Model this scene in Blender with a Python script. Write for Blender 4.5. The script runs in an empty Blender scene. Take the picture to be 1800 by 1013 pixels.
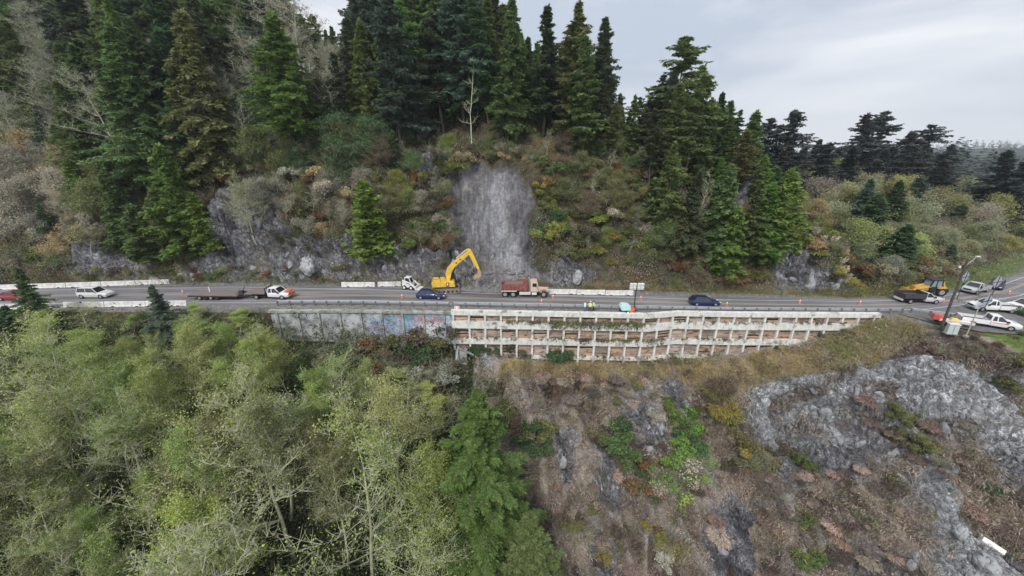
import bpy, bmesh, math, random
import numpy as np
from mathutils import Vector, Matrix
from mathutils.bvhtree import BVHTree
R = math.radians
random.seed(7); rng = np.random.default_rng(11)
scene = bpy.context.scene
C = scene.collection

# ------------------------------------------------------------------ camera, sky, sun, exposure
H = 22.0; PITCH = 19.3; F = 660.0
cam_d = bpy.data.cameras.new('camera'); cam = bpy.data.objects.new('camera', cam_d); C.objects.link(cam)
cam.location = (0, 0, H); cam.rotation_euler = (R(90 - PITCH), 0, 0)
cam_d.sensor_width = 36.0; cam_d.lens = 36.0 * F / 1800.0
cam_d.clip_start = 0.3; cam_d.clip_end = 9000
scene.camera = cam
scene.view_settings.view_transform = 'Standard'; scene.view_settings.look = 'None'
scene.view_settings.exposure = 0.72; scene.view_settings.gamma = 1.0

SUN_EL, SUN_AZ = 48, 200          # soft sun behind the camera, a little to the left
world = bpy.data.worlds.new('World'); scene.world = world; world.use_nodes = True
wt = world.node_tree; wt.nodes.clear()
def wn(t, **k):
    n = wt.nodes.new(t)
    for a, b in k.items(): setattr(n, a, b)
    return n
wo = wn('ShaderNodeOutputWorld'); wb = wn('ShaderNodeBackground')
sky = wn('ShaderNodeTexSky', sky_type='NISHITA', sun_disc=False, sun_elevation=R(SUN_EL), sun_rotation=R(SUN_AZ))
sky.air_density = 1.2; sky.dust_density = 3.0
wb.inputs['Strength'].default_value = 0.1
tc = wn('ShaderNodeTexCoord'); mp = wn('ShaderNodeMapping'); mp.inputs['Scale'].default_value = (1.6, 1.6, 5.5)
mp.inputs['Location'].default_value = (-0.65, 0.17, 1.575)
n1 = wn('ShaderNodeTexNoise'); n1.inputs['Scale'].default_value = 1.5; n1.inputs['Detail'].default_value = 6; n1.inputs['Roughness'].default_value = 0.5
n1.inputs['Distortion'].default_value = 0.35
cr = wn('ShaderNodeValToRGB'); e = cr.color_ramp.elements
e[0].position = 0.36; e[0].color = (3.7, 4.1, 4.8, 1)
e[1].position = 0.66; e[1].color = (6.6, 6.65, 6.85, 1)
e2 = cr.color_ramp.elements.new(0.49); e2.color = (4.9, 5.15, 5.65, 1)
sep = wn('ShaderNodeSeparateXYZ')
# brighter band of cloud low over the horizon
mr = wn('ShaderNodeMapRange'); mr.inputs['From Min'].default_value = 0.0; mr.inputs['From Max'].default_value = 0.17
mr.inputs['To Min'].default_value = 0.8; mr.inputs['To Max'].default_value = 0.0
mb_ = wn('ShaderNodeMixRGB'); mb_.inputs[2].default_value = (8.2, 8.3, 8.4, 1)
mx = wn('ShaderNodeMixRGB'); mx.inputs[0].default_value = 0.93
L = wt.links
L.new(tc.outputs['Generated'], mp.inputs[0]); L.new(mp.outputs[0], n1.inputs['Vector']); L.new(n1.outputs['Fac'], cr.inputs[0])
L.new(tc.outputs['Generated'], sep.inputs[0]); L.new(sep.outputs['Z'], mr.inputs['Value'])
L.new(mr.outputs[0], mb_.inputs[0]); L.new(cr.outputs[0], mb_.inputs[1])
L.new(sky.outputs[0], mx.inputs[1]); L.new(mb_.outputs[0], mx.inputs[2])
L.new(mx.outputs[0], wb.inputs[0]); L.new(wb.outputs[0], wo.inputs[0])
sd = bpy.data.lights.new('sun', 'SUN'); sd.energy = 1.5; sd.angle = R(14); sd.color = (1.0, 0.965, 0.92)
so = bpy.data.objects.new('sun', sd); C.objects.link(so)
az = R(SUN_AZ)
sdir = Vector((math.sin(az) * math.cos(R(SUN_EL)), math.cos(az) * math.cos(R(SUN_EL)), math.sin(R(SUN_EL))))
so.rotation_euler = sdir.to_track_quat('Z', 'Y').to_euler()

# ------------------------------------------------------------------ projection helpers (used to measure the photo)
cp, sp = math.cos(R(PITCH)), math.sin(R(PITCH))
def ray(u, v):
    x, y = (u - 900) / F, -(v - 506.5) / F
    return Vector((x, cp + y * sp, -sp + y * cp))
def at(u, v, Y):
    d = ray(u, v); t = Y / d.y
    return Vector((d.x * t, Y, H + d.z * t))
def proj(X, Y, Z):
    d = Y * cp + (H - Z) * sp; h = -Y * sp * -1
    yv = Y * sp + (Z - H) * cp
    return 900 + F * X / d, 506.5 - F * yv / d
# ------------------------------------------------------------------ numpy noise
_perm = np.random.default_rng(3).permutation(4096)
def _h(ix, iy, iz): return _perm[(_perm[(_perm[ix & 4095] + iy) & 4095] + iz) & 4095]
def vnoise(x, y, z=0.0):
    x = np.asarray(x, float); y = np.asarray(y, float) + 0 * x; z = np.asarray(z, float) + 0 * x
    ix, iy, iz = np.floor(x).astype(int), np.floor(y).astype(int), np.floor(z).astype(int)
    fx, fy, fz = x - ix, y - iy, z - iz
    s = lambda t: t * t * t * (t * (6 * t - 15) + 10)
    fx, fy, fz = s(fx), s(fy), s(fz)
    def c(a, b, d): return _h(ix + a, iy + b, iz + d) / 4095.0
    l = lambda a, b, t: a + (b - a) * t
    return l(l(l(c(0,0,0), c(1,0,0), fx), l(c(0,1,0), c(1,1,0), fx), fy), l(l(c(0,0,1), c(1,0,1), fx), l(c(0,1,1), c(1,1,1), fx), fy), fz) * 2 - 1
def fbm(x, y, z=0.0, o=4, g=0.5):
    s = 0; a = 1; n = 0
    for k in range(o):
        s = s + a * vnoise(np.asarray(x) * 2 ** k + 17.3 * k, np.asarray(y) * 2 ** k + 5.1 * k, np.asarray(z) * 2 ** k); n += a; a *= g
    return s / n
def worley(x, y, z):
    ix, iy, iz = np.floor(x).astype(int), np.floor(y).astype(int), np.floor(z).astype(int)
    d1 = np.full(x.shape, 9.0); d2 = d1.copy(); cid = np.zeros(x.shape)
    for a in (-1, 0, 1):
        for b in (-1, 0, 1):
            for c in (-1, 0, 1):
                h = _h(ix + a, iy + b, iz + c)
                px = ix + a + (h % 64) / 64; py = iy + b + ((h // 64) % 64) / 64; pz = iz + c + ((h * 37) % 61) / 61
                d = np.sqrt((x - px) ** 2 + (y - py) ** 2 + (z - pz) ** 2)
                m = d < d1
                d2 = np.where(m, d1, np.minimum(d2, d)); cid = np.where(m, h / 4095.0, cid); d1 = np.where(m, d, d1)
    return d1, d2, cid
def inpoly(u, v, poly):
    r = np.zeros(np.shape(u), bool); n = len(poly); j = n - 1
    for i in range(n):
        xi, yi = poly[i]; xj, yj = poly[j]
        if yi != yj: r ^= ((yi > v) != (yj > v)) & (u < (xj - xi) * (v - yi) / (yj - yi) + xi)
        j = i
    return r
# ------------------------------------------------------------------ materials
MAT = {}
def mat(name, col=(.5, .5, .5), rough=.7, metal=0., bump=0., bscale=8., var=0., vscale=3., col2=None, spec=None, c2scale=1., c2range=(.45, .6), emit=None, stretch=None):
    if name in MAT: return MAT[name]
    m = bpy.data.materials.new(name); m.use_nodes = True; t = m.node_tree; N = t.nodes
    b = N['Principled BSDF']; b.inputs['Roughness'].default_value = rough; b.inputs['Metallic'].default_value = metal
    if spec is not None: b.inputs['Specular IOR Level'].default_value = spec
    tc = N.new('ShaderNodeTexCoord'); out = None; vec = tc.outputs['Object']
    if stretch:
        mpn = N.new('ShaderNodeMapping'); mpn.inputs['Scale'].default_value = stretch
        t.links.new(vec, mpn.inputs[0]); vec = mpn.outputs[0]
    rgb = N.new('ShaderNodeRGB'); rgb.outputs[0].default_value = (*col, 1); out = rgb.outputs[0]
    if col2 is not None:
        no = N.new('ShaderNodeTexNoise'); no.inputs['Scale'].default_value = c2scale; no.inputs['Detail'].default_value = 6; no.inputs['Roughness'].default_value = .65
        t.links.new(vec, no.inputs['Vector'])
        r = N.new('ShaderNodeMapRange'); r.inputs['From Min'].default_value, r.inputs['From Max'].default_value = c2range
        t.links.new(no.outputs['Fac'], r.inputs['Value'])
        mi = N.new('ShaderNodeMixRGB'); mi.inputs[2].default_value = (*col2, 1)
        t.links.new(r.outputs[0], mi.inputs[0]); t.links.new(out, mi.inputs[1]); out = mi.outputs[0]
    if var:
        no = N.new('ShaderNodeTexNoise'); no.inputs['Scale'].default_value = vscale; no.inputs['Detail'].default_value = 5
        t.links.new(vec, no.inputs['Vector'])
        hs = N.new('ShaderNodeHueSaturation')
        r = N.new('ShaderNodeMapRange'); r.inputs['To Min'].default_value = 1 - var; r.inputs['To Max'].default_value = 1 + var
        r.inputs['From Min'].default_value = .3; r.inputs['From Max'].default_value = .7
        t.links.new(no.outputs['Fac'], r.inputs['Value']); t.links.new(r.outputs[0], hs.inputs['Value']); t.links.new(out, hs.inputs['Color']); out = hs.outputs[0]
    t.links.new(out, b.inputs['Base Color'])
    if bump:
        no = N.new('ShaderNodeTexNoise'); no.inputs['Scale'].default_value = bscale; no.inputs['Detail'].default_value = 6
        t.links.new(vec, no.inputs['Vector'])
        bu = N.new('ShaderNodeBump'); bu.inputs['Strength'].default_value = bump; bu.inputs['Distance'].default_value = .05
        t.links.new(no.outputs['Fac'], bu.inputs['Height']); t.links.new(bu.outputs[0], b.inputs['Normal'])
    if emit: b.inputs['Emission Color'].default_value = (*emit[:3], 1); b.inputs['Emission Strength'].default_value = emit[3]
    MAT[name] = m; return m
def leaf_mat(name, attr=False, var=.34, trans=.38, hue=.03):
    m = bpy.data.materials.new(name); m.use_nodes = True; t = m.node_tree; N = t.nodes; N.clear()
    o = N.new('ShaderNodeOutputMaterial'); b = N.new('ShaderNodeBsdfPrincipled'); tr = N.new('ShaderNodeBsdfTranslucent'); mx = N.new('ShaderNodeMixShader')
    b.inputs['Roughness'].default_value = .62; b.inputs['Specular IOR Level'].default_value = .25
    geo = N.new('ShaderNodeNewGeometry'); hs = N.new('ShaderNodeHueSaturation')
    r = N.new('ShaderNodeMapRange'); r.inputs['To Min'].default_value = 1 - var; r.inputs['To Max'].default_value = 1 + var
    r2 = N.new('ShaderNodeMapRange'); r2.inputs['To Min'].default_value = .5 - hue; r2.inputs['To Max'].default_value = .5 + hue
    mu = N.new('ShaderNodeMath'); mu.operation = 'MULTIPLY'; mu.inputs[1].default_value = 7.31
    fr = N.new('ShaderNodeMath'); fr.operation = 'FRACT'
    t.links.new(geo.outputs['Random Per Island'], r.inputs['Value']); t.links.new(geo.outputs['Random Per Island'], mu.inputs[0])
    t.links.new(mu.outputs[0], fr.inputs[0]); t.links.new(fr.outputs[0], r2.inputs['Value'])
    if attr:
        a = N.new('ShaderNodeAttribute'); a.attribute_name = 'col'; src = a.outputs['Color']
    else:
        a = N.new('ShaderNodeObjectInfo'); src = a.outputs['Color']
    t.links.new(src, hs.inputs['Color']); t.links.new(r.outputs[0], hs.inputs['Value']); t.links.new(r2.outputs[0], hs.inputs['Hue'])
    t.links.new(hs.outputs[0], b.inputs['Base Color']); t.links.new(hs.outputs[0], tr.inputs[0])
    mx.inputs[0].default_value = trans; t.links.new(b.outputs[0], mx.inputs[1]); t.links.new(tr.outputs[0], mx.inputs[2]); t.links.new(mx.outputs[0], o.inputs[0])
    MAT[name] = m; return m
M_leaf = leaf_mat('foliage'); M_brush = leaf_mat('brush_foliage', attr=True)
M_bark = mat('bark_grey_brown', (.12, .10, .08), .9, var=.3, vscale=6, bump=.4)
M_pale = mat('bark_pale_lichen', (.54, .53, .41), .9, var=.3, vscale=5, col2=(.36, .38, .22), c2scale=2.5)
M_twig = mat('twig_lichen', (.29, .29, .20), .9, var=.3, vscale=2)
M_white = mat('white_paint', (.78, .78, .77), .35, var=.05)
M_glass = mat('dark_glass', (.02, .025, .03), .08, spec=.8)
M_tyre = mat('tyre_rubber', (.02, .02, .02), .85)
M_rim = mat('rim_metal', (.55, .56, .58), .3, .6)
M_black = mat('black_plastic', (.025, .025, .028), .6)
M_steel = mat('galvanised_steel', (.46, .48, .50), .45, .55, var=.12, vscale=2)
M_lampw = mat('lamp_lens', (.75, .76, .78), .15)
M_red = mat('tail_light_red', (.5, .02, .02), .3)
M_conc = mat('barrier_concrete', (.72, .71, .68), .85, var=.10, vscale=2, col2=(.42, .41, .38), c2scale=1.3, c2range=(.56, .72), bump=.2)
M_oconc = mat('old_concrete', (.40, .40, .37), .9, var=.2, vscale=1.2, col2=(.17, .18, .15), c2scale=.9, c2range=(.45, .62), bump=.4)

# ------------------------------------------------------------------ object helpers
def tag(o, label=None, cat=None, group=None, kind=None):
    if label: o['label'] = label
    if cat: o['category'] = cat
    if group: o['group'] = group
    if kind: o['kind'] = kind
    return o
def empty(name, loc=(0, 0, 0), rz=0, label=None, cat=None, group=None):
    o = bpy.data.objects.new(name, None); C.objects.link(o); o.location = loc; o.rotation_euler = (0, 0, rz); o.empty_display_size = .5
    return tag(o, label, cat, group)
def mesh_np(name, V, Fs, mats, mi=None, smooth=False):
    """V (n,3); Fs list of (k,m) int arrays; one mesh"""
    me = bpy.data.meshes.new(name)
    V = np.asarray(V, np.float32); me.vertices.add(len(V)); me.vertices.foreach_set('co', V.ravel())
    li = np.concatenate([f.ravel() for f in Fs]).astype(np.int32)
    tot = np.concatenate([np.full(len(f), f.shape[1]) for f in Fs]).astype(np.int32)
    st = np.concatenate([[0], np.cumsum(tot)[:-1]]).astype(np.int32)
    me.loops.add(len(li)); me.loops.foreach_set('vertex_index', li)
    me.polygons.add(len(tot)); me.polygons.foreach_set('loop_start', st); me.polygons.foreach_set('loop_total', tot)
    if mi is not None: me.polygons.foreach_set('material_index', np.asarray(mi, np.int32))
    if smooth: me.polygons.foreach_set('use_smooth', np.ones(len(tot), bool))
    for m in mats: me.materials.append(m)
    me.update(calc_edges=True); me.validate(); return me
def link(name, me, parent=None):
    o = bpy.data.objects.new(name, me); C.objects.link(o)
    if parent: o.parent = parent
    return o
class MB:
    def __init__(s): s.v = []; s.f = []
    def poly(s, P, faces):
        n = len(s.v); s.v += [tuple(p) for p in P]; s.f += [tuple(n + i for i in f) for f in faces]; return s
    def box(s, c, d, rot=None, taper=1.0):
        x, y, z = d[0] / 2, d[1] / 2, d[2] / 2; P = []
        for k in (-1, 1):
            q = taper if k > 0 else 1
            P += [Vector((-x * q, -y * q, k * z)), Vector((x * q, -y * q, k * z)), Vector((x * q, y * q, k * z)), Vector((-x * q, y * q, k * z))]
        if rot is not None: P = [rot @ p for p in P]
        c = Vector(c); return s.poly([p + c for p in P], [(3, 2, 1, 0), (4, 5, 6, 7), (0, 1, 5, 4), (1, 2, 6, 5), (2, 3, 7, 6), (3, 0, 4, 7)])
    def bar(s, a, b, w, h=None, up=(0, 0, 1)):
        a, b = Vector(a), Vector(b); d = b - a; l = d.length; h = h or w
        x = d.normalized(); y = Vector(up).cross(x)
        if y.length < 1e-3: y = Vector((0, 1, 0)).cross(x)
        y.normalize(); z = x.cross(y)
        return s.box((a + b) / 2, (l, w, h), Matrix((x, y, z)).transposed())
    def tube(s, a, b, r0, r1=None, n=10, cap=True):
        a, b = Vector(a), Vector(b); r1 = r0 if r1 is None else r1; d = (b - a).normalized()
        x = d.orthogonal().normalized(); y = d.cross(x); P = []
        for p, r in ((a, r0), (b, r1)):
            for k in range(n): P.append(p + (x * math.cos(2 * math.pi * k / n) + y * math.sin(2 * math.pi * k / n)) * r)
        fs = [(k, (k + 1) % n, n + (k + 1) % n, n + k) for k in range(n)]
        if cap: fs += [tuple(range(n - 1, -1, -1)), tuple(range(n, 2 * n))]
        return s.poly(P, fs)
    def prism(s, pts, y0, y1, inset=0.0):
        """side outline in xz extruded along y"""
        n = len(pts); P = [(p[0], y0, p[1]) for p in pts] + [(p[0], y1, p[1]) for p in pts]
        return s.poly(P, [tuple(range(n)), tuple(range(2 * n - 1, n - 1, -1))] + [((k + 1) % n, k, n + k, n + (k + 1) % n) for k in range(n)])
    def loft(s, secs):
        """list of equal length rings, capped"""
        n = len(secs[0]); P = [p for r in secs for p in r]; fs = []
        for i in range(len(secs) - 1):
            for k in range(n):
                fs.append((i * n + k, i * n + (k + 1) % n, (i + 1) * n + (k + 1) % n, (i + 1) * n + k))
        fs += [tuple(range(n - 1, -1, -1)), tuple((len(secs) - 1) * n + k for k in range(n))]
        return s.poly(P, fs)
    def sphere(s, c, r, n=8, m=6):
        c = Vector(c); r = r if hasattr(r, '__len__') else (r, r, r); secs = []
        P = [c + Vector((0, 0, r[2]))]
        for i in range(1, m):
            t = math.pi * i / m
            for k in range(n): P.append(c + Vector((r[0] * math.sin(t) * math.cos(2 * math.pi * k / n), r[1] * math.sin(t) * math.sin(2 * math.pi * k / n), r[2] * math.cos(t))))
        P.append(c - Vector((0, 0, r[2]))); fs = []
        for k in range(n):
            fs.append((0, 1 + k, 1 + (k + 1) % n)); fs.append((len(P) - 1, 1 + (m - 2) * n + (k + 1) % n, 1 + (m - 2) * n + k))
            for i in range(m - 2): fs.append((1 + i * n + k, 1 + (i + 1) * n + k, 1 + (i + 1) * n + (k + 1) % n, 1 + i * n + (k + 1) % n))
        return s.poly(P, fs)
    def build(s, name, m, parent=None, smooth=False, bevel=0):
        me = bpy.data.meshes.new(name); me.from_pydata(s.v, [], s.f); me.materials.append(m)
        bm = bmesh.new(); bm.from_mesh(me); bmesh.ops.recalc_face_normals(bm, faces=bm.faces)
        if bevel:
            bmesh.ops.bevel(bm, geom=[e for e in bm.edges if len(e.link_faces) == 2 and e.calc_face_angle(0) > .6], offset=bevel, segments=2, affect='EDGES', clamp_overlap=True)
        if smooth:
            for f in bm.faces: f.smooth = True
            for e in bm.edges:
                if len(e.link_faces) == 2 and e.calc_face_angle(0) > .7: e.smooth = False
        bm.to_mesh(me); bm.free(); return link(name, me, parent)
def copy_tree(o, parent=None):
    c = o.copy(); C.objects.link(c); c.parent = parent
    for ch in o.children: copy_tree(ch, c)
    return c

# ------------------------------------------------------------------ road lines in plan
def zr(X): return np.interp(X, [-140, -80, -26, 0, 20, 35.5, 58, 170], [-.2, -.15, .1, -.4, -.82, -1.12, -1.25, -1.2])
NEAR = ([-150, -80, 40, 58, 67, 77, 90, 105, 130, 175], [54.9, 54.9, 54.9, 54.9, 55.3, 57.6, 61.5, 68.5, 84, 116])
FAR = ([-150, -80, -50, -26, 0, 20, 58, 66, 75, 92, 106, 125, 150, 175], [64.2, 63.4, 64.6, 63.0, 62.0, 61.5, 60.7, 61.2, 62.9, 68.5, 75, 86.5, 104, 124])
ynear = lambda X: np.interp(X, *NEAR); yfar = lambda X: np.interp(X, *FAR)
# ------------------------------------------------------------------ terrain loft
ST = [
 (-150, [(6,-36),(25,-24),(42,-12),(52.5,-1.2),(53.2,-.3),(65.5,-.2),(70,9),(84,24),(105,42),(120,48),(145,50)]),
 (-80,  [(6,-36),(25,-25),(42,-12),(52.3,-1.4),(53.2,-.2),(65,-.1),(69.5,9),(83,23),(103,41),(120,47),(145,49)]),
 (-45,  [(6,-38),(25,-26),(42,-13),(51.5,-3),(53.2,0),(66,.1),(69.5,8),(82,21),(101,38),(118,42),(145,42)]),
 (-37,  [(6,-39),(25,-27),(42,-13.5),(53.3,-5),(53.5,.05),(65.3,.1),(69,8),(81,21),(100,36),(114,39),(145,39)]),
 (-20,  [(6,-42),(26,-28),(42,-14.5),(53.3,-5.6),(53.5,.0),(64.3,.1),(68,7.2),(79.5,21),(97,32.5),(112,35),(145,34)]),
 (-10,  [(6,-45),(28,-31),(44,-14),(53.3,-5.6),(53.5,-.2),(63.8,-.2),(68,7),(79.5,21),(95,31),(111,33),(145,31)]),
 (-4,   [(6,-47),(29,-32),(46,-12),(52.9,-7.3),(53.1,-.3),(63.5,-.3),(68,7),(79.5,21.2),(94,30.5),(110,32),(145,29)]),
 (2,    [(6,-48),(30,-33),(48.5,-9.8),(52.9,-8.3),(53.1,-.45),(63.3,-.4),(68,7),(79.5,21.3),(93,29.5),(110,31),(145,27)]),
 (20,   [(6,-48),(30,-32),(48.7,-10.4),(52.9,-9.1),(53.1,-.85),(62.9,-.8),(66.5,5),(78,18.5),(90,27),(105,27),(145,20)]),
 (26.5, [(6,-48),(30,-32),(48.7,-10.2),(54.1,-9.0),(54.3,-.95),(62.7,-.9),(66.5,5),(77,17.5),(89,26),(104,25),(145,17)]),
 (33,   [(6,-47),(29,-32),(48.5,-9.7),(54.1,-8.1),(54.3,-1.05),(62.5,-1),(66.3,4.8),(77,16.5),(88,25),(102,22),(145,15)]),
 (42,   [(6,-46),(28,-31),(47.7,-8.6),(54.1,-6.8),(54.3,-1.15),(62.2,-1.1),(66,4.4),(75.5,15),(86,22),(100,18),(145,12)]),
 (50,   [(6,-44),(27,-29),(46.3,-6.6),(54.1,-4.6),(54.3,-1.2),(62,-1.2),(65,3.6),(73,12),(82,18),(97,12),(145,10)]),
 (56,   [(6,-42),(26,-27),(44.3,-4.6),(54.0,-2.2),(54.4,-1.3),(61.8,-1.25),(64,2.5),(70,9),(78,13),(92,7),(145,9)]),
 (62,   [(6,-40),(26,-26),(42.8,-3.6),(48.2,-1.5),(54.3,-1.3),(62.2,-1.25),(64,.9),(68,5),(75,8),(90,5),(145,9)]),
 (70,   [(6,-40),(26,-25),(41.2,-3.2),(44.5,-1.4),(54.6,-1.27),(63.5,-1.25),(65.5,-.8),(69.5,1.2),(77,3),(90,4),(145,9)]),
 (90,   [(6,-38),(26,-24),(40,-3),(43.5,-1.4),(60,-1.27),(69.5,-1.25),(72,-.7),(76,.4),(84,2.2),(97,4.5),(145,11)]),
 (110,  [(6,-38),(26,-24),(40,-3),(43.5,-1.4),(68,-1.27),(79,-1.25),(81,-.7),(85,.5),(93,2.3),(106,5),(145,12)]),
 (175,  [(6,-38),(26,-24),(40,-3),(43.5,-1.4),(112,-1.27),(125.5,-1.25),(127,-.7),(130,.3),(134,1.5),(139,3),(150,7)]),
]
SUB = [24, 55, 75, 34, 4, 40, 40, 60, 55, 24, 26]   # rows per segment (last unused)
xs = np.concatenate([np.arange(-150, -85, 1.2), np.arange(-85, 72, .42), np.arange(72, 176, .9)])
sx = [s[0] for s in ST]; K = len(ST[0][1])
KY = np.stack([np.interp(xs, sx, [s[1][k][0] for s in ST]) for k in range(K)])
KZ = np.stack([np.interp(xs, sx, [s[1][k][1] for s in ST]) for k in range(K)])
rowsY, rowsZ, rowK = [], [], []
for k in range(K - 1):
    n = SUB[k]
    for t in np.arange(n) / n:
        rowsY.append(KY[k] * (1 - t) + KY[k + 1] * t); rowsZ.append(KZ[k] * (1 - t) + KZ[k + 1] * t); rowK.append(k + t)
rowsY.append(KY[-1]); rowsZ.append(KZ[-1]); rowK.append(K - 1)
GY = np.array(rowsY); GZ = np.array(rowsZ); GX = np.tile(xs, (len(GY), 1)); GK = np.tile(np.array(rowK)[:, None], (1, len(xs)))
# soften knees away from the wall and road
low = (GK < 2.85); up = (GK > 5.15)
U, V_ = proj(GX, GY, GZ)
jit = 26 * fbm(GX * .28, GY * .28, GZ * .28, 5, .6)
jit2 = 26 * fbm(GX * .28 + 50, GY * .28, GZ * .28 + 9, 5, .6)
JU, JV = U + jit, V_ + jit2
ROCKP = {
 'scar': [(786,300),(828,296),(842,284),(868,290),(882,280),(905,292),(918,318),(930,350),(927,392),(938,425),(936,462),(948,480),(985,508),(820,508),(846,476),(838,452),(818,440),(804,418),(784,400),(788,372),(794,350),(780,328)],
 'cl1': [(395,350),(440,335),(505,345),(515,400),(470,440),(455,505),(110,500),(120,470),(190,400),(300,470),(360,455)],
 'cl2': [(475,430),(550,415),(640,440),(720,455),(760,500),(470,500)],
 'cl3': [(640,430),(790,430),(840,470),(840,505),(640,500)],
 'cl4': [(960,460),(1030,455),(1040,500),(960,505)],
 'cl5': [(1285,305),(1320,300),(1330,350),(1280,362)],
 'cl6': [(1355,400),(1400,415),(1480,485),(1500,512),(1370,512),(1345,440)],
 'cl7': [(700,270),(780,270),(790,300),(740,320)],
 'lr1': [(1300,690),(1340,672),(1460,645),(1640,628),(1800,655),(1800,810),(1740,800),(1640,790),(1560,770),(1500,740),(1440,800),(1340,790)],
 'lr2': [(1545,775),(1610,790),(1660,870),(1710,930),(1800,990),(1800,1100),(1620,1100),(1590,960)],
 'lr3': [(1230,880),(1310,870),(1330,950),(1290,1100),(1210,1100)],
 'lr4': [(970,740),(1010,760),(1015,840),(980,850)],
 'lr11': [(1180,640),(1215,700),(1230,760),(1200,750),(1160,690)],
 'lr12': [(1050,760),(1085,800),(1075,900),(1040,860)],
 'lr5': [(1040,950),(1090,950),(1110,1100),(1020,1100)],
 'lr6': [(1080,700),(1150,720),(1180,790),(1110,790)],
 'lr8': [(1440,690),(1560,740),(1560,800),(1480,850),(1400,830),(1380,740)],
 'lr9': [(1700,790),(1800,800),(1800,860),(1730,850)],
 'lr10': [(1470,930),(1560,960),(1600,1060),(1480,1060)],
 'lr7': [(1330,790),(1420,780),(1460,870),(1370,860)],
}
def pmask(name): return inpoly(JU, JV, ROCKP[name])
rock = np.zeros(GX.shape)
for nme in ROCKP: rock[pmask(nme)] = 1
def blur(a, n):
    for _ in range(n):
        b = a.copy(); b[1:-1, 1:-1] = (a[1:-1, 1:-1] * 2 + a[:-2, 1:-1] + a[2:, 1:-1] + a[1:-1, :-2] + a[1:-1, 2:]) / 6; a = b
    return a
scar = blur(pmask('scar').astype(float), 1); finm = np.exp(-((U - 1338) / 26) ** 2) * (V_ > 675) * (V_ < 790); rock = np.maximum(rock, (finm > .45) & low); rockb = blur(rock, 2)
lrr = blur((pmask('lr1') | pmask('lr2')).astype(float), 3)
# displacement
S0_ = lambda x, a, b: np.clip((x - a) / (b - a), 0, 1)
amp = np.where(low, np.clip((2.9 - GK) * 1.4, 0, 1), np.where(up, np.clip((GK - 5.12) * 1.3, 0, 1), 0))
amp = np.where((GX > 60) & (GK > 3) & (GK < 5.6), 0, amp)
big = fbm(GX * .07, GY * .09, GZ * .09, 3) * 2.6
med = fbm(GX * .3, GY * .3, GZ * .25, 4) * 1.0
ridg = (1 - np.abs(fbm(GX * .22 + 7, GZ * .10, GY * .1, 4)) * 2) * 1.1
d1, d2, cid = worley(GX * .55 + GZ * .16, GY * .40, GZ * .40 + .3 * GX)
e1, e2_, cid2 = worley(GX * 1.5 + GZ * .5, GY * 1.1, GZ * 1.1)
blocky = (cid - .5) * 1.7 + np.minimum(d2 - d1, .35) * 1.6 + (cid2 - .5) * .55 + np.minimum(e2_ - e1, .3) * .7
strea = (cid2 - .5) * .9 * S0_(fbm(GX * .2, GZ * .2, 9, 2), -.2, .2) + fbm(GX * .42 + .10 * GZ, GZ * .07, 0, 4) * 1.8 + fbm(GX * 1.9, GZ * .3, 3, 3) * .45
f1_, f2_, cid3 = worley(GX * .21 + GZ * .09, GZ * .07 + GY * .03, GY * .05); slabs = (cid3 - .5) * 3.4 + np.minimum(f2_ - f1_, .25) * 5.0 - .6
disp = amp * (big * (1 - scar) * .8 + med * (1 - rockb * .5) + rockb * (1 - scar) * (blocky * np.where(low, 1.5, 1.25) + ridg * .9 + slabs) + scar * (strea * .9 - 1.5))
fin = np.exp(-((U - 1338) / 20) ** 2) * S0_(V_, 668, 690) * S0_(-V_, -800, -770) * 3.2 - np.exp(-((JU - 1303) / 16) ** 2 - ((JV - 755) / 40) ** 2) * 2.4
fin += np.exp(-((JU - 1440 - (JV - 700) * .35) / 12) ** 2) * S0_(JV, 660, 690) * S0_(-JV, -800, -770) * 1.2
lumps = fbm(GX * .16 + 3, GY * .2, GZ * .2, 3) * 2.4 + fbm(GX * .55, GY * .6, GZ * .6, 3) * .9
ribs = (.45 - np.abs(fbm(GX * .13 + .05 * GZ + 9, GZ * .035 + .02 * GY, 4, 4, .55)) * 2.2) * 2.6 + (.4 - np.abs(fbm(GX * .34 - .10 * GZ, GZ * .12, 8, 3)) * 2) * .9
disp = disp + amp * (fin * (GK < 2.8) + np.where(low & (GX > -5), lumps * .9 + ribs * 1.5, 0) + np.where(up, (lumps * .7 + ribs * .8) * (1 - scar), 0))
nose_keep = np.clip((GX - 50) / 6, 0, 1) * np.clip((GK - 1.9) / .4, 0, 1) * (GK < 4)
disp *= 1 - nose_keep * .85
disp *= 1 - .8 * np.clip((GK - 5.0) / .5, 0, 1) * np.clip((6.0 - GK) / .2, 0, 1) * (GX > 66)
# outward direction: towards the camera side and up
DY, DZ = -.75, .62
TX = GX + disp * 0.0; TY = GY + disp * DY; TZ = GZ + disp * DZ
# rubble fan at the foot of the slide
fan = np.exp(-((GX - 0.5) / 6.0) ** 2) * np.clip(1 - np.abs(GY - 64.3) / 2.6, 0, 1)
TZ = TZ + fan * 1.0
# keep clear of the road corridor and pull-out
inroad = (TY > ynear(TX) - .3) & (TY < yfar(TX) + .5)
zroad = zr(TX) - .07
TZ = np.where(inroad, zroad, TZ)
nr, nc = GX.shape
idx = np.arange(nr * nc).reshape(nr, nc)
Fq = np.stack([idx[:-1, :-1].ravel(), idx[:-1, 1:].ravel(), idx[1:, 1:].ravel(), idx[1:, :-1].ravel()], 1)
TV = np.stack([TX.ravel(), TY.ravel(), TZ.ravel()], 1)
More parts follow.
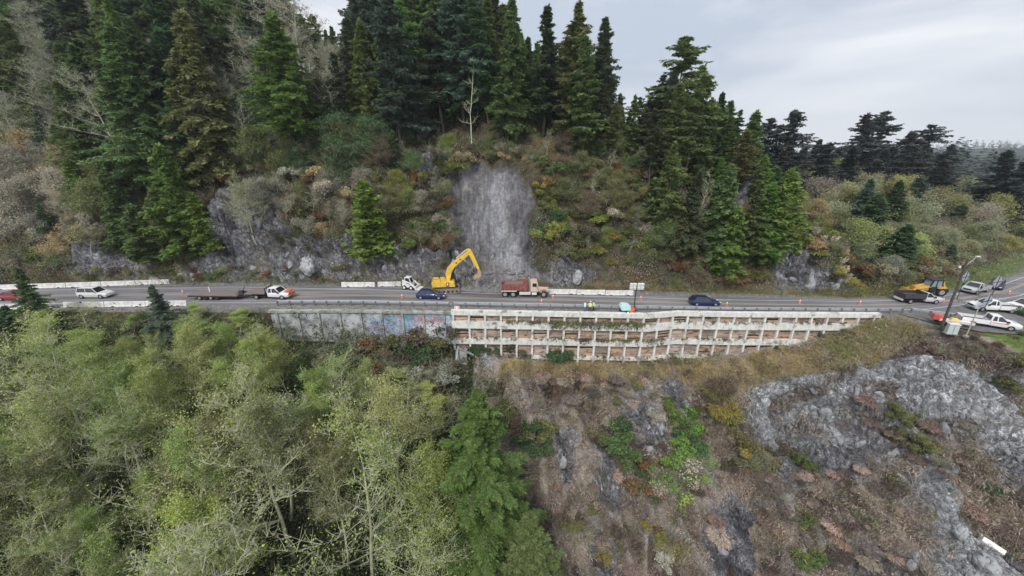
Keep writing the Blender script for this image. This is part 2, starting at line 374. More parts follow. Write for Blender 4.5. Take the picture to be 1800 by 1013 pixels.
# colours of the ground itself
def lerp(a, b, t): return a * (1 - t[..., None]) + np.array(b) * t[..., None]
col = np.ones(GX.shape + (3,)) * np.array((.085, .072, .048))
nA = fbm(GX * .12, GY * .12, GZ * .12, 4); nB = fbm(GX * .5, GY * .5, GZ * .5 + 4, 4); nC = fbm(GX * .25, GY * .25, GZ * .25 + 8, 4)
S = lambda x, a, b: np.clip((x - a) / (b - a), 0, 1)
col = lerp(col, (.10, .115, .045), S(nA, .0, .35)); col = lerp(col, (.17, .11, .06), S(nC, .15, .45) * .8); col = lerp(col, (.14, .135, .13), S(nB, .1, .5) * .5)
lowr = (GK < 3.02) & (GX > -6)
tan = np.ones(GX.shape + (3,)) * np.array((.33, .285, .24))
tan = lerp(tan, (.17, .135, .12), S(nA + nB * .6, .0, .4)); tan = lerp(tan, (.31, .26, .21), S(nC, .1, .5)); tan = lerp(tan, (.12, .125, .065), S(nB - nC * .5, .25, .6) * .8)
tan = lerp(tan, (.33, .33, .345), S(nC * -1 + nB * .5, .05, .4) * .9)
col = np.where(lowr[..., None], tan, col)
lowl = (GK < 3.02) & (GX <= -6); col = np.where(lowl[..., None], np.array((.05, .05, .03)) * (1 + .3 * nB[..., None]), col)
ZONES = [
 ([(880,636),(1290,630),(1420,612),(1500,575),(1560,560),(1590,590),(1540,640),(1440,655),(1330,680),(1290,700),(1180,668),(880,665)], (.42, .33, .16), .85),
 ([(1400,610),(1500,570),(1590,556),(1640,575),(1600,640),(1540,645),(1440,655)], (.17, .165, .085), .8),
 ([(930,655),(1080,655),(1100,680),(960,680)], (.17, .07, .06), .8),
 ([(1560,600),(1600,582),(1680,590),(1780,615),(1800,650),(1640,632),(1540,645)], (.085, .065, .055), .95),
 ([(1570,548),(1660,572),(1760,600),(1900,640),(1900,600),(1700,575),(1600,552)], (.13, .20, .045), .9),
 ([(300,484),(640,484),(640,500),(300,496)], (.13, .16, .05), .9),
 ([(1480,505),(1640,490),(1690,470),(1760,460),(1810,440),(1810,490),(1700,512),(1570,528)], (.15, .21, .06), .9),
 ([(1000,500),(1560,500),(1560,530),(1000,512)], (.19, .155, .10), .8),
 ([(1380,400),(1430,420),(1500,490),(1540,505),(1500,515),(1440,470)], (.26, .26, .09), .9),
]
for poly, c, a in ZONES:
    m = blur(inpoly(JU, JV, poly).astype(float), 2) * a
    if min(p[1] for p in poly) < 530: m = m * (GK > 4.9)
    else: m = m * (GK < 4.4)
    col = lerp(col, c, m)
rc = np.ones(GX.shape + (3,)) * np.array((.27, .27, .29))
rc = lerp(rc, (.10, .10, .115), S(nB, .0, .4)); rc = lerp(rc, (.31, .31, .32), S(nC, .1, .4)); rc = lerp(rc, (.17, .14, .11), S(nA, .2, .5) * .6)
rl = np.ones(GX.shape + (3,)) * np.array((.52, .535, .56)); rl = lerp(rl, (.28, .29, .31), S(nB + (cid2 - .5) * .5, .0, .35)); rl = lerp(rl, (.46, .47, .48), S(cid2 + nB * .3, .65, .9) * .8)
rl = lerp(rl, (.20, .16, .13), S(nC - .2 * nA, .12, .35) * .8)
rc = lerp(rc, 0, np.zeros(GX.shape)) if False else rc * (1 - lrr[..., None]) + rl * lrr[..., None]
sc = np.ones(GX.shape + (3,)) * np.array((.20, .195, .20))
st_n = fbm(GX * .55 + .16 * GZ, GZ * .10, 5, 5, .6); sc = lerp(sc, (.25, .255, .275), S(st_n, .0, .35)); sc = lerp(sc, (.12, .115, .125), S(-st_n, .02, .3) * .85); sc = lerp(sc, (.15, .125, .10), S(nB + nA, .15, .5) * .6)
flow = np.exp(-((JU - 872 - (JV - 300) * .20) / (11 + (JV - 300) * .05)) ** 2); sc = lerp(sc, (.31, .31, .325), flow * .8)
sc = lerp(sc, (.15, .145, .155), S(JU - 880 - (JV - 300) * .17, 10, 26) * S(-JV, -480, -440) * .75); sc = lerp(sc, (.30, .29, .27), np.exp(-((JU - 825) / 10) ** 2 - ((JV - 330) / 14) ** 2)); sc = lerp(sc, (.27, .27, .29), np.exp(-((JU - 835) / 12) ** 2 - ((JV - 395) / 24) ** 2) * .8)
rc = rc * (1 - scar[..., None]) + sc * scar[..., None]
rockc = np.maximum(rockb * np.where(rockb > .5, 1 - .45 * S(nB + nA, .1, .5), 1), scar)
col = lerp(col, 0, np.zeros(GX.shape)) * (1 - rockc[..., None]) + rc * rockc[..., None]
gravel = (GK > 3.0) & (GK < 5.05); gr = np.ones(GX.shape + (3,)) * np.array((.22, .215, .205)) * (1 + .15 * nB[..., None])
grm = (gravel & (GX < 58) & (GK > 3.85)).astype(float) + ((GX >= 58) & (GK > 3.35) & (GK < 4.98)); grm = np.clip(grm, 0, 1)
col = col * (1 - grm[..., None]) + gr * grm[..., None]
col = np.clip(col, .01, .9)
def mat_terrain():
    m = bpy.data.materials.new('hillside_ground'); m.use_nodes = True; t = m.node_tree; N = t.nodes; b = N['Principled BSDF']; b.inputs['Roughness'].default_value = .95
    b.inputs['Specular IOR Level'].default_value = .2
    a = N.new('ShaderNodeAttribute'); a.attribute_name = 'col'; tc = N.new('ShaderNodeTexCoord')
    def noise(s, d, r=.65):
        n = N.new('ShaderNodeTexNoise'); n.inputs['Scale'].default_value = s; n.inputs['Detail'].default_value = d; n.inputs['Roughness'].default_value = r
        t.links.new(tc.outputs['Object'], n.inputs['Vector']); return n
    n1, n2 = noise(1.6, 8), noise(5.5, 6, .75)
    r = N.new('ShaderNodeMapRange'); r.inputs['From Min'].default_value = .3; r.inputs['From Max'].default_value = .7; r.inputs['To Min'].default_value = .62; r.inputs['To Max'].default_value = 1.38
    t.links.new(n1.outputs['Fac'], r.inputs['Value'])
    r3 = N.new('ShaderNodeMapRange'); r3.inputs['From Min'].default_value = .35; r3.inputs['From Max'].default_value = .65; r3.inputs['To Min'].default_value = .55; r3.inputs['To Max'].default_value = 1.45
    t.links.new(n2.outputs['Fac'], r3.inputs['Value'])
    mm = N.new('ShaderNodeMath'); mm.operation = 'MULTIPLY'; t.links.new(r.outputs[0], mm.inputs[0]); t.links.new(r3.outputs[0], mm.inputs[1])
    ra = N.new('ShaderNodeAttribute'); ra.attribute_name = 'rock'
    def vor(sc, stretch):
        mpn = N.new('ShaderNodeMapping'); mpn.inputs['Scale'].default_value = stretch; mpn.inputs['Rotation'].default_value = (.3, .5, .2); t.links.new(tc.outputs['Object'], mpn.inputs[0])
        wa = N.new('ShaderNodeVectorMath'); wa.operation = 'ADD'; sc_ = N.new('ShaderNodeVectorMath'); sc_.operation = 'SCALE'; sc_.inputs['Scale'].default_value = 1.1; t.links.new(n1.outputs['Color'], sc_.inputs[0]); t.links.new(mpn.outputs[0], wa.inputs[0]); t.links.new(sc_.outputs[0], wa.inputs[1])
        v = N.new('ShaderNodeTexVoronoi'); v.feature = 'DISTANCE_TO_EDGE'; v.inputs['Scale'].default_value = sc; t.links.new(wa.outputs[0], v.inputs['Vector'])
        w_ = N.new('ShaderNodeTexVoronoi'); w_.inputs['Scale'].default_value = sc; t.links.new(wa.outputs[0], w_.inputs['Vector']); return v, w_
    v1, w1 = vor(.9, (1, 1, .6)); v2, w2 = vor(2.8, (1, 1, .7))
    crk = N.new('ShaderNodeMapRange'); crk.inputs['From Max'].default_value = .13; crk.inputs['To Min'].default_value = .72; crk.inputs['To Max'].default_value = 1; t.links.new(v2.outputs['Distance'], crk.inputs['Value'])
    bw = N.new('ShaderNodeSeparateColor'); t.links.new(w2.outputs['Color'], bw.inputs[0]); cellv = N.new('ShaderNodeMapRange'); cellv.inputs['To Min'].default_value = .95; cellv.inputs['To Max'].default_value = 1.75; t.links.new(bw.outputs[0], cellv.inputs['Value'])
    sa = N.new('ShaderNodeAttribute'); sa.attribute_name = 'smooth_rock'; smx = N.new('ShaderNodeMix')
    sm_ = N.new('ShaderNodeMapping'); sm_.inputs['Scale'].default_value = (1.0, .12, .16); sm_.inputs['Rotation'].default_value = (0, .10, 0); t.links.new(tc.outputs['Object'], sm_.inputs[0]); sn_ = N.new('ShaderNodeTexNoise'); sn_.inputs['Scale'].default_value = 1.5; sn_.inputs['Detail'].default_value = 9; sn_.inputs['Roughness'].default_value = .72; sn_.inputs['Distortion'].default_value = .6; t.links.new(sm_.outputs[0], sn_.inputs['Vector'])
    sr_ = N.new('ShaderNodeMapRange'); sr_.inputs['From Min'].default_value = .36; sr_.inputs['From Max'].default_value = .64; sr_.inputs['To Min'].default_value = .62; sr_.inputs['To Max'].default_value = 1.28; t.links.new(sn_.outputs['Fac'], sr_.inputs['Value'])
    sq_ = N.new('ShaderNodeMath'); sq_.operation = 'MULTIPLY'; t.links.new(sr_.outputs[0], sq_.inputs[0]); t.links.new(r.outputs[0], sq_.inputs[1]); t.links.new(sq_.outputs[0], smx.inputs[3]); t.links.new(sa.outputs['Fac'], smx.inputs[0]); t.links.new(mm.outputs[0], smx.inputs[2]); mm = smx
    rm = N.new('ShaderNodeMath'); rm.operation = 'MULTIPLY'; t.links.new(crk.outputs[0], rm.inputs[0]); t.links.new(cellv.outputs[0], rm.inputs[1])
    rmx = N.new('ShaderNodeMix'); rmx.inputs[2].default_value = 1.0; t.links.new(ra.outputs['Fac'], rmx.inputs[0]); t.links.new(rm.outputs[0], rmx.inputs[3])
    mm2 = N.new('ShaderNodeMath'); mm2.operation = 'MULTIPLY'; t.links.new(mm.outputs[0], mm2.inputs[0]); t.links.new(rmx.outputs[0], mm2.inputs[1]); mm = mm2
    crk1 = N.new('ShaderNodeMapRange'); crk1.inputs['From Max'].default_value = .10; crk1.inputs['To Min'].default_value = .55; crk1.inputs['To Max'].default_value = 1; t.links.new(v1.outputs['Distance'], crk1.inputs['Value']); rm3 = N.new('ShaderNodeMath'); rm3.operation = 'MULTIPLY'; t.links.new(rm.outputs[0], rm3.inputs[0]); t.links.new(crk1.outputs[0], rm3.inputs[1]); t.links.new(rm3.outputs[0], rmx.inputs[3])
    hs = N.new('ShaderNodeHueSaturation'); t.links.new(a.outputs['Color'], hs.inputs['Color']); t.links.new(mm.outputs[0], hs.inputs['Value']); t.links.new(hs.outputs[0], b.inputs['Base Color'])
    bu = N.new('ShaderNodeBump'); bu.inputs['Strength'].default_value = .9; bu.inputs['Distance'].default_value = .5
    bu2 = N.new('ShaderNodeBump'); bu2.inputs['Strength'].default_value = .8; bu2.inputs['Distance'].default_value = .15
    t.links.new(n1.outputs['Fac'], bu.inputs['Height']); t.links.new(n2.outputs['Fac'], bu2.inputs['Height']); t.links.new(bu.outputs[0], bu2.inputs['Normal']); 
    hsum = N.new('ShaderNodeMath'); hsum.operation = 'MULTIPLY_ADD'; hsum.inputs[1].default_value = .35; m_a = N.new('ShaderNodeMath'); m_a.operation = 'MINIMUM'; m_a.inputs[1].default_value = .25; t.links.new(v1.outputs['Distance'], m_a.inputs[0])
    m_b = N.new('ShaderNodeMath'); m_b.operation = 'MINIMUM'; m_b.inputs[1].default_value = .2; t.links.new(v2.outputs['Distance'], m_b.inputs[0]); t.links.new(m_b.outputs[0], hsum.inputs[0]); t.links.new(m_a.outputs[0], hsum.inputs[2])
    bu3 = N.new('ShaderNodeBump'); bu3.inputs['Distance'].default_value = 1.6; t.links.new(ra.outputs['Fac'], bu3.inputs['Strength']); t.links.new(hsum.outputs[0], bu3.inputs['Height']); t.links.new(bu2.outputs[0], bu3.inputs['Normal']); t.links.new(bu3.outputs[0], b.inputs['Normal'])
    return m
def add_f(me, nm, a):
    q = me.attributes.new(nm, 'FLOAT', 'POINT'); q.data.foreach_set('value', np.asarray(a, np.float32).ravel())
def add_col(me, cols):
    at_ = me.color_attributes.new('col', 'FLOAT_COLOR', 'POINT'); c = np.ones((len(cols), 4), np.float32); c[:, :3] = cols; at_.data.foreach_set('color', c.ravel())
M_terr = mat_terrain()
tme = mesh_np('hillside', TV, [Fq], [M_terr], smooth=True); add_col(tme, col.reshape(-1, 3)); add_f(tme, 'rock', rockc * (1 - scar * .78)); add_f(tme, 'smooth_rock', scar)
ter = link('hillside', tme); tag(ter, kind='structure')
BVH = BVHTree.FromPolygons([tuple(v) for v in TV], [tuple(int(i) for i in f) for f in Fq], epsilon=0.0)
def hit(u, v):
    d = ray(u, v).normalized(); r = BVH.ray_cast(Vector((0, 0, H)), d, 600)
    return r[0], r[1]
def ground(X, Y):
    r = BVH.ray_cast(Vector((X, Y, 200)), Vector((0, 0, -1)), 500)
    return r[0].z if r[0] else None
zoneK = lambda: None
# far ground and hills
fx = np.concatenate([np.linspace(-2900, -160, 50), np.linspace(-150, 600, 110), np.linspace(620, 2900, 50)]); fy = np.concatenate([np.arange(134, 420, 6), np.geomspace(420, 2600, 55)])
FX, FY = np.meshgrid(fx, fy)
FZ = np.interp(FX, [-150, -40, 0, 20, 50, 70, 110, 170, 4200], [45, 38, 28, 20, 10, 9, 9, 6, 6]) + 3 * fbm(FX * .02, FY * .02, 0, 4)
FZ = FZ + 8 * np.exp(-((FY - 190) / 40) ** 2) * S(FX, 40, 80) * S(-FX, -330, -230) - 1.2
FZ = FZ * np.clip((1500 - FY) / 1300, .2, 1)
FZ = FZ + 75 * np.exp(-((FY - 1150) / 260) ** 2) * np.clip(.35 + .5 * fbm(FX * .0016 + 3, FY * .001, 0, 4) + .45 * np.exp(-((FX - 1350) / 320) ** 2), 0, 2)
FZ = FZ + 40 * np.exp(-((FY - 2300) / 300) ** 2) * (.35 + .35 * fbm(FX * .0008, FY * .0004, 2, 4))
FZ = FZ + (FY > 350) * 2.5 * np.abs(fbm(FX * .05, FY * .05, 1, 2))
FZ[0] -= 3
ii = np.arange(FX.size).reshape(FX.shape)
fq = np.stack([ii[:-1, :-1].ravel(), ii[:-1, 1:].ravel(), ii[1:, 1:].ravel(), ii[1:, :-1].ravel()], 1)
fme = mesh_np('far_hills', np.stack([FX.ravel(), FY.ravel(), FZ.ravel()], 1), [fq], [mat('far_forest_ground', (.05, .065, .05), .95, var=.35, vscale=.03, col2=(.085, .09, .06), c2scale=.012, bump=1, bscale=.15)], smooth=True)
tag(link('far_hills', fme), kind='structure')
# nearer low ground reaching out to the left and in front, below the camera
lx = np.linspace(-2900, 2900, 50); ly = np.concatenate([np.linspace(-600, 6.5, 12)]); LX, LY = np.meshgrid(lx, ly)
LZ = -47 + 0 * LX - np.clip((0 - LY) * .05, 0, 20); jj = np.arange(LX.size).reshape(LX.shape)
lq = np.stack([jj[:-1, :-1].ravel(), jj[:-1, 1:].ravel(), jj[1:, 1:].ravel(), jj[1:, :-1].ravel()], 1)
tag(link('valley_floor', mesh_np('valley_floor', np.stack([LX.ravel(), LY.ravel(), LZ.ravel()], 1), [lq], [mat('valley_ground', (.07, .075, .04), .95, var=.4, vscale=.1)])), kind='structure')
for nm, X0, X1 in (('side_ground', -2900, -149), ('coast_ground', 174, 2900)):
    yy = np.array([6, 30, 52, 66, 80, 100, 140, 300, 900]); zz = np.array([-38, -22, -3, -.5, 16, 38, 46, 50, 30]) if X0 < 0 else np.array([-38, -22, -1.6, -1.5, -1.5, -1.5, 4, 6, 6])
    P = [(X0, y, z) for y, z in zip(yy, zz)] + [(X1, y, z) for y, z in zip(yy, zz)]; n = len(yy)
    q = np.array([(i, n + i, n + i + 1, i + 1) for i in range(n - 1)])
    tag(link(nm, mesh_np(nm, np.array(P, float), [q], [MAT['valley_ground']])), kind='structure')

# ------------------------------------------------------------------ road
M_asph = mat('asphalt', (.175, .168, .182), .9, var=.12, vscale=.6, col2=(.22, .212, .22), c2scale=.25, bump=.15, bscale=40, stretch=(.25, 1.6, 1))
def dirt(m):
    t = m.node_tree; N = t.nodes; b = N['Principled BSDF']; src = b.inputs['Base Color'].links[0].from_socket; tc = N.new('ShaderNodeTexCoord'); mp = N.new('ShaderNodeMapping'); mp.inputs['Scale'].default_value = (.07, .32, 0); mp.inputs['Location'].default_value = (.0, -19.6, 0)
    ln = N.new('ShaderNodeVectorMath'); ln.operation = 'LENGTH'; t.links.new(tc.outputs['Object'], mp.inputs[0]); t.links.new(mp.outputs[0], ln.inputs[0]); no = N.new('ShaderNodeTexNoise'); no.inputs['Scale'].default_value = .5; no.inputs['Detail'].default_value = 7; m2 = N.new('ShaderNodeMapping'); m2.inputs['Scale'].default_value = (.5, 2.5, 1); t.links.new(tc.outputs['Object'], m2.inputs[0]); t.links.new(m2.outputs[0], no.inputs['Vector'])
    ad = N.new('ShaderNodeMath'); ad.operation = 'SUBTRACT'; t.links.new(no.outputs['Fac'], ad.inputs[0]); sc = N.new('ShaderNodeMath'); sc.operation = 'MULTIPLY'; sc.inputs[1].default_value = .5; t.links.new(ln.outputs['Value'], sc.inputs[0]); t.links.new(sc.outputs[0], ad.inputs[1])
    r = N.new('ShaderNodeMapRange'); r.inputs['From Min'].default_value = -.1; r.inputs['From Max'].default_value = .35; r.inputs['To Max'].default_value = .85; t.links.new(ad.outputs[0], r.inputs['Value']); mi = N.new('ShaderNodeMixRGB'); mi.inputs[2].default_value = (.11, .10, .10, 1); t.links.new(r.outputs[0], mi.inputs[0]); t.links.new(src, mi.inputs[1])
    n3 = N.new('ShaderNodeTexNoise'); n3.inputs['Scale'].default_value = .35; n3.inputs['Detail'].default_value = 4; m3 = N.new('ShaderNodeMapping'); m3.inputs['Scale'].default_value = (.18, 3.2, 1); t.links.new(tc.outputs['Object'], m3.inputs[0]); t.links.new(m3.outputs[0], n3.inputs['Vector']); r3 = N.new('ShaderNodeMapRange'); r3.inputs['From Min'].default_value = .35; r3.inputs['From Max'].default_value = .65; r3.inputs['To Min'].default_value = .72; r3.inputs['To Max'].default_value = 1.25; t.links.new(n3.outputs['Fac'], r3.inputs['Value'])
    hs = N.new('ShaderNodeHueSaturation'); t.links.new(r3.outputs[0], hs.inputs['Value']); t.links.new(mi.outputs[0], hs.inputs['Color']); t.links.new(hs.outputs[0], b.inputs['Base Color'])
dirt(M_asph)
M_line = mat('road_marking_white', (.55, .55, .53), .8, var=.15, vscale=3); M_yel = mat('road_marking_yellow', (.40, .36, .22), .8, var=.15, vscale=3)
def ribbon(name, fa, fb, dz, m, x0=-150, x1=170, dash=None, step=1.5, **kw):
    P = []; q = []; X = x0; runs = []
    Xs = np.arange(x0, x1 + .01, step)
    for x in Xs: P += [(x, fa(x), zr(x) + dz), (x, fb(x), zr(x) + dz)]
    for i in range(len(Xs) - 1): q.append((2 * i, 2 * i + 2, 2 * i + 3, 2 * i + 1))
    o = link(name, mesh_np(name, np.array(P, float), [np.array(q)], [m])); return tag(o, kind='structure')
ribbon('road', lambda x: ynear(x), lambda x: yfar(x), 0, M_asph)
mid = lambda x: (ynear(x) + yfar(x)) / 2
ribbon('edge_line', lambda x: ynear(x) + .75, lambda x: ynear(x) + .9, .006, M_line)
ribbon('edge_line', lambda x: yfar(x) - 1.3, lambda x: yfar(x) - 1.15, .006, M_line)
ribbon('centre_line', lambda x: mid(x) - .26, lambda x: mid(x) - .1, .006, M_yel)
ribbon('centre_line', lambda x: mid(x) + .1, lambda x: mid(x) + .26, .006, M_yel)
# paved pull-out beside the road on the right
pp = [(60.5, 54.7), (62.5, 50.5), (66, 47.8), (72, 46.6), (84, 46.2), (110, 46.4), (150, 47), (150, 97)] + [(x, ynear(x) + .3) for x in (140, 125, 110, 100, 90, 80, 72, 66)]
o = MB().poly([(x, y, zr(x) + .012 - (.0 if y > 50 else .0)) for x, y in pp], [tuple(range(len(pp)))]).build('pullout_pavement', mat('worn_asphalt', (.17, .168, .165), .9, var=.18, vscale=.5, col2=(.12, .12, .12), c2scale=.4, bump=.2, bscale=20)); tag(o, kind='structure')
# ------------------------------------------------------------------ retaining walls
def mat_lag():
    m = bpy.data.materials.new('timber_lagging'); m.use_nodes = True; t = m.node_tree; N = t.nodes; b = N['Principled BSDF']; b.inputs['Roughness'].default_value = .9
    tc = N.new('ShaderNodeTexCoord'); oi = N.new('ShaderNodeObjectInfo'); sx = N.new('ShaderNodeSeparateXYZ'); t.links.new(tc.outputs['Object'], sx.inputs[0])
    mu = N.new('ShaderNodeMath'); mu.operation = 'MULTIPLY'; mu.inputs[1].default_value = 3.6; t.links.new(sx.outputs['Z'], mu.inputs[0])
    fl = N.new('ShaderNodeMath'); fl.operation = 'FLOOR'; t.links.new(mu.outputs[0], fl.inputs[0])
    ad = N.new('ShaderNodeMath'); ad.operation = 'MULTIPLY_ADD'; ad.inputs[1].default_value = 97.0; t.links.new(oi.outputs['Random'], ad.inputs[0]); t.links.new(fl.outputs[0], ad.inputs[2])
    wn_ = N.new('ShaderNodeTexWhiteNoise'); wn_.noise_dimensions = '1D'; t.links.new(ad.outputs[0], wn_.inputs['W'])
    cr = N.new('ShaderNodeValToRGB'); els = [(0, (.38, .17, .08)), (.2, (.52, .36, .26)), (.42, (.66, .54, .43)), (.6, (.30, .26, .22)), (.78, (.62, .42, .28)), (1, (.16, .12, .10))]
    cr.color_ramp.elements[0].color = (*els[0][1], 1); cr.color_ramp.elements[1].position = 1; cr.color_ramp.elements[1].color = (*els[-1][1], 1)
    for p, c in els[1:-1]: cr.color_ramp.elements.new(p).color = (*c, 1)
    t.links.new(wn_.outputs['Value'], cr.inputs[0])
    cr2 = N.new('ShaderNodeValToRGB'); els2 = [(0, (.40, .22, .13)), (.3, (.48, .40, .34)), (.55, (.52, .33, .22)), (.8, (.22, .20, .19)), (1, (.5, .44, .40))]
    cr2.color_ramp.elements[0].color = (*els2[0][1], 1); cr2.color_ramp.elements[1].color = (*els2[-1][1], 1)
    for p, c in els2[1:-1]: cr2.color_ramp.elements.new(p).color = (*c, 1)
    t.links.new(oi.outputs['Random'], cr2.inputs[0])
    mx = N.new('ShaderNodeMixRGB'); mx.inputs[0].default_value = .5; t.links.new(cr.outputs[0], mx.inputs[1]); t.links.new(cr2.outputs[0], mx.inputs[2])
    no = N.new('ShaderNodeTexNoise'); no.inputs['Scale'].default_value = 1.4; no.inputs['Detail'].default_value = 6; mp = N.new('ShaderNodeMapping'); mp.inputs['Scale'].default_value = (.8, 1, 2.2)
    va = N.new('ShaderNodeVectorMath'); va.operation = 'ADD'; t.links.new(tc.outputs['Object'], va.inputs[0]); t.links.new(oi.outputs['Location'], va.inputs[1]); t.links.new(va.outputs[0], mp.inputs[0]); t.links.new(mp.outputs[0], no.inputs['Vector'])
    r = N.new('ShaderNodeMapRange'); r.inputs['From Min'].default_value = .5; r.inputs['From Max'].default_value = .68; t.links.new(no.outputs['Fac'], r.inputs['Value'])
    m2 = N.new('ShaderNodeMixRGB'); m2.inputs[2].default_value = (.07, .065, .05, 1); t.links.new(r.outputs[0], m2.inputs[0]); t.links.new(mx.outputs[0], m2.inputs[1]); t.links.new(m2.outputs[0], b.inputs['Base Color'])
    return m
M_lag = mat_lag()
def streak(m, amt=.55):
    t = m.node_tree; N = t.nodes; b = N['Principled BSDF']; src = b.inputs['Base Color'].links[0].from_socket; tc = N.new('ShaderNodeTexCoord'); mp = N.new('ShaderNodeMapping'); mp.inputs['Scale'].default_value = (2.2, 2.2, .35); no = N.new('ShaderNodeTexNoise'); no.inputs['Scale'].default_value = 1.2; no.inputs['Detail'].default_value = 7; no.inputs['Roughness'].default_value = .7
    t.links.new(tc.outputs['Object'], mp.inputs[0]); t.links.new(mp.outputs[0], no.inputs['Vector']); r = N.new('ShaderNodeMapRange'); r.inputs['From Min'].default_value = .48; r.inputs['From Max'].default_value = .72; r.inputs['To Max'].default_value = amt; t.links.new(no.outputs['Fac'], r.inputs['Value'])
    mi = N.new('ShaderNodeMixRGB'); mi.inputs[2].default_value = (.20, .19, .15, 1); t.links.new(r.outputs[0], mi.inputs[0]); t.links.new(src, mi.inputs[1]); t.links.new(mi.outputs[0], b.inputs['Base Color'])
streak(M_conc, .4)
M_beam = mat('weathered_white_concrete', (.72, .715, .68), .85, var=.14, vscale=1.5, col2=(.24, .25, .20), c2scale=.6, c2range=(.55, .66), bump=.2)
def wallY(X): return float(np.interp(X, [-10, 21, 25.8, 70], [52.4, 52.45, 53.6, 53.6]))
wall = empty('retaining_wall', (-9.2, 52.4, 0), 0, 'long white concrete frame retaining wall with three tiers of timber bays below the road', 'retaining wall')
WX0, WX1 = -9.2, 57.2
posts = [WX0 + .25 + 2.42 * i for i in range(28)]
def wobj(b, name, m): 
    o = b.build(name, m, None); o.parent = wall; o.matrix_parent_inverse = Matrix.Translation(wall.location).inverted(); return o
segs = [WX0] + list(np.arange(WX0 + 3, 20, 4.84)) + [21.0, 25.8] + list(np.arange(30.6, WX1 - 1, 4.84)) + [WX1]
for (zt, zb, th, xa, xb) in ((.30, -.42, .55, WX0, WX1), (-1.5, -2.6, .62, WX0, 55.5), (-4.35, -5.25, .62, WX0, 46.5), (-7.3, -7.75, .5, 3.0, 36)):
    mb = MB()
    S2 = [s for s in segs if xa < s < xb]; S2 = [xa] + S2 + [xb]; secs = []
    for s in S2:
        y = wallY(s); z = float(zr(s)); secs.append([(s, y - .14, z + zb), (s, y - .14, z + zt), (s, y + th, z + zt), (s, y + th, z + zb)])
    mb.loft(secs); wobj(mb, 'beam', M_beam)
for i, x in enumerate(posts):
    y = wallY(x); z = float(zr(x)); bot = -10.5 if x < 30 else -8.5
    wobj(MB().box((x, y + .14, z + (-.42 + bot) / 2), (.30, .42, -.42 - bot)), 'post', M_beam)
    if i < len(posts) - 1:
        x2 = posts[i + 1]; y2 = wallY(x2)
        for (zt, zb) in ((-.3, -1.62), (-2.5, -4.45), (-5.1, -7.5)):
            if zt < -5 and x > 38: continue
            if zt < -2 and x > 52: continue
            c = Vector(((x + x2) / 2, (y + y2) / 2 + .42, float(zr((x + x2) / 2)) + (zt + zb) / 2)); L_ = math.hypot(x2 - x, y2 - y)
            mb = MB(); nz = int((zt - zb) / .28) + 1; rr = random.Random(i * 7 + int(-zt * 3))
            for k in range(nz):
                zz = -(zt - zb) / 2 + (k + .5) * (zt - zb) / nz
                if rr.random() < .07: continue
                mb.box((0, rr.uniform(-.05, .05), zz), (L_, .12, (zt - zb) / nz - .02), Matrix.Rotation(rr.uniform(-.012, .012), 3, 'Y'))
            o = mb.build('lagging_panel', M_lag); o.parent = wall; o.location = c - wall.location; o.rotation_euler = (0, 0, math.atan2(y2 - y, x2 - x))
streak(M_beam, .4)
# dark backing earth just behind the boards
mb = MB(); S2 = [WX0, 21, 25.8, WX1 - .5]
mb.loft([[(s, wallY(s) + .58, float(zr(s)) - 8.2), (s, wallY(s) + .58, float(zr(s)) - .43), (s, wallY(s) + .72, float(zr(s)) - .43), (s, wallY(s) + .72, float(zr(s)) - 8.2)] for s in S2])
wobj(mb, 'backing', mat('backing_soil', (.09, .075, .06), .95, var=.3))
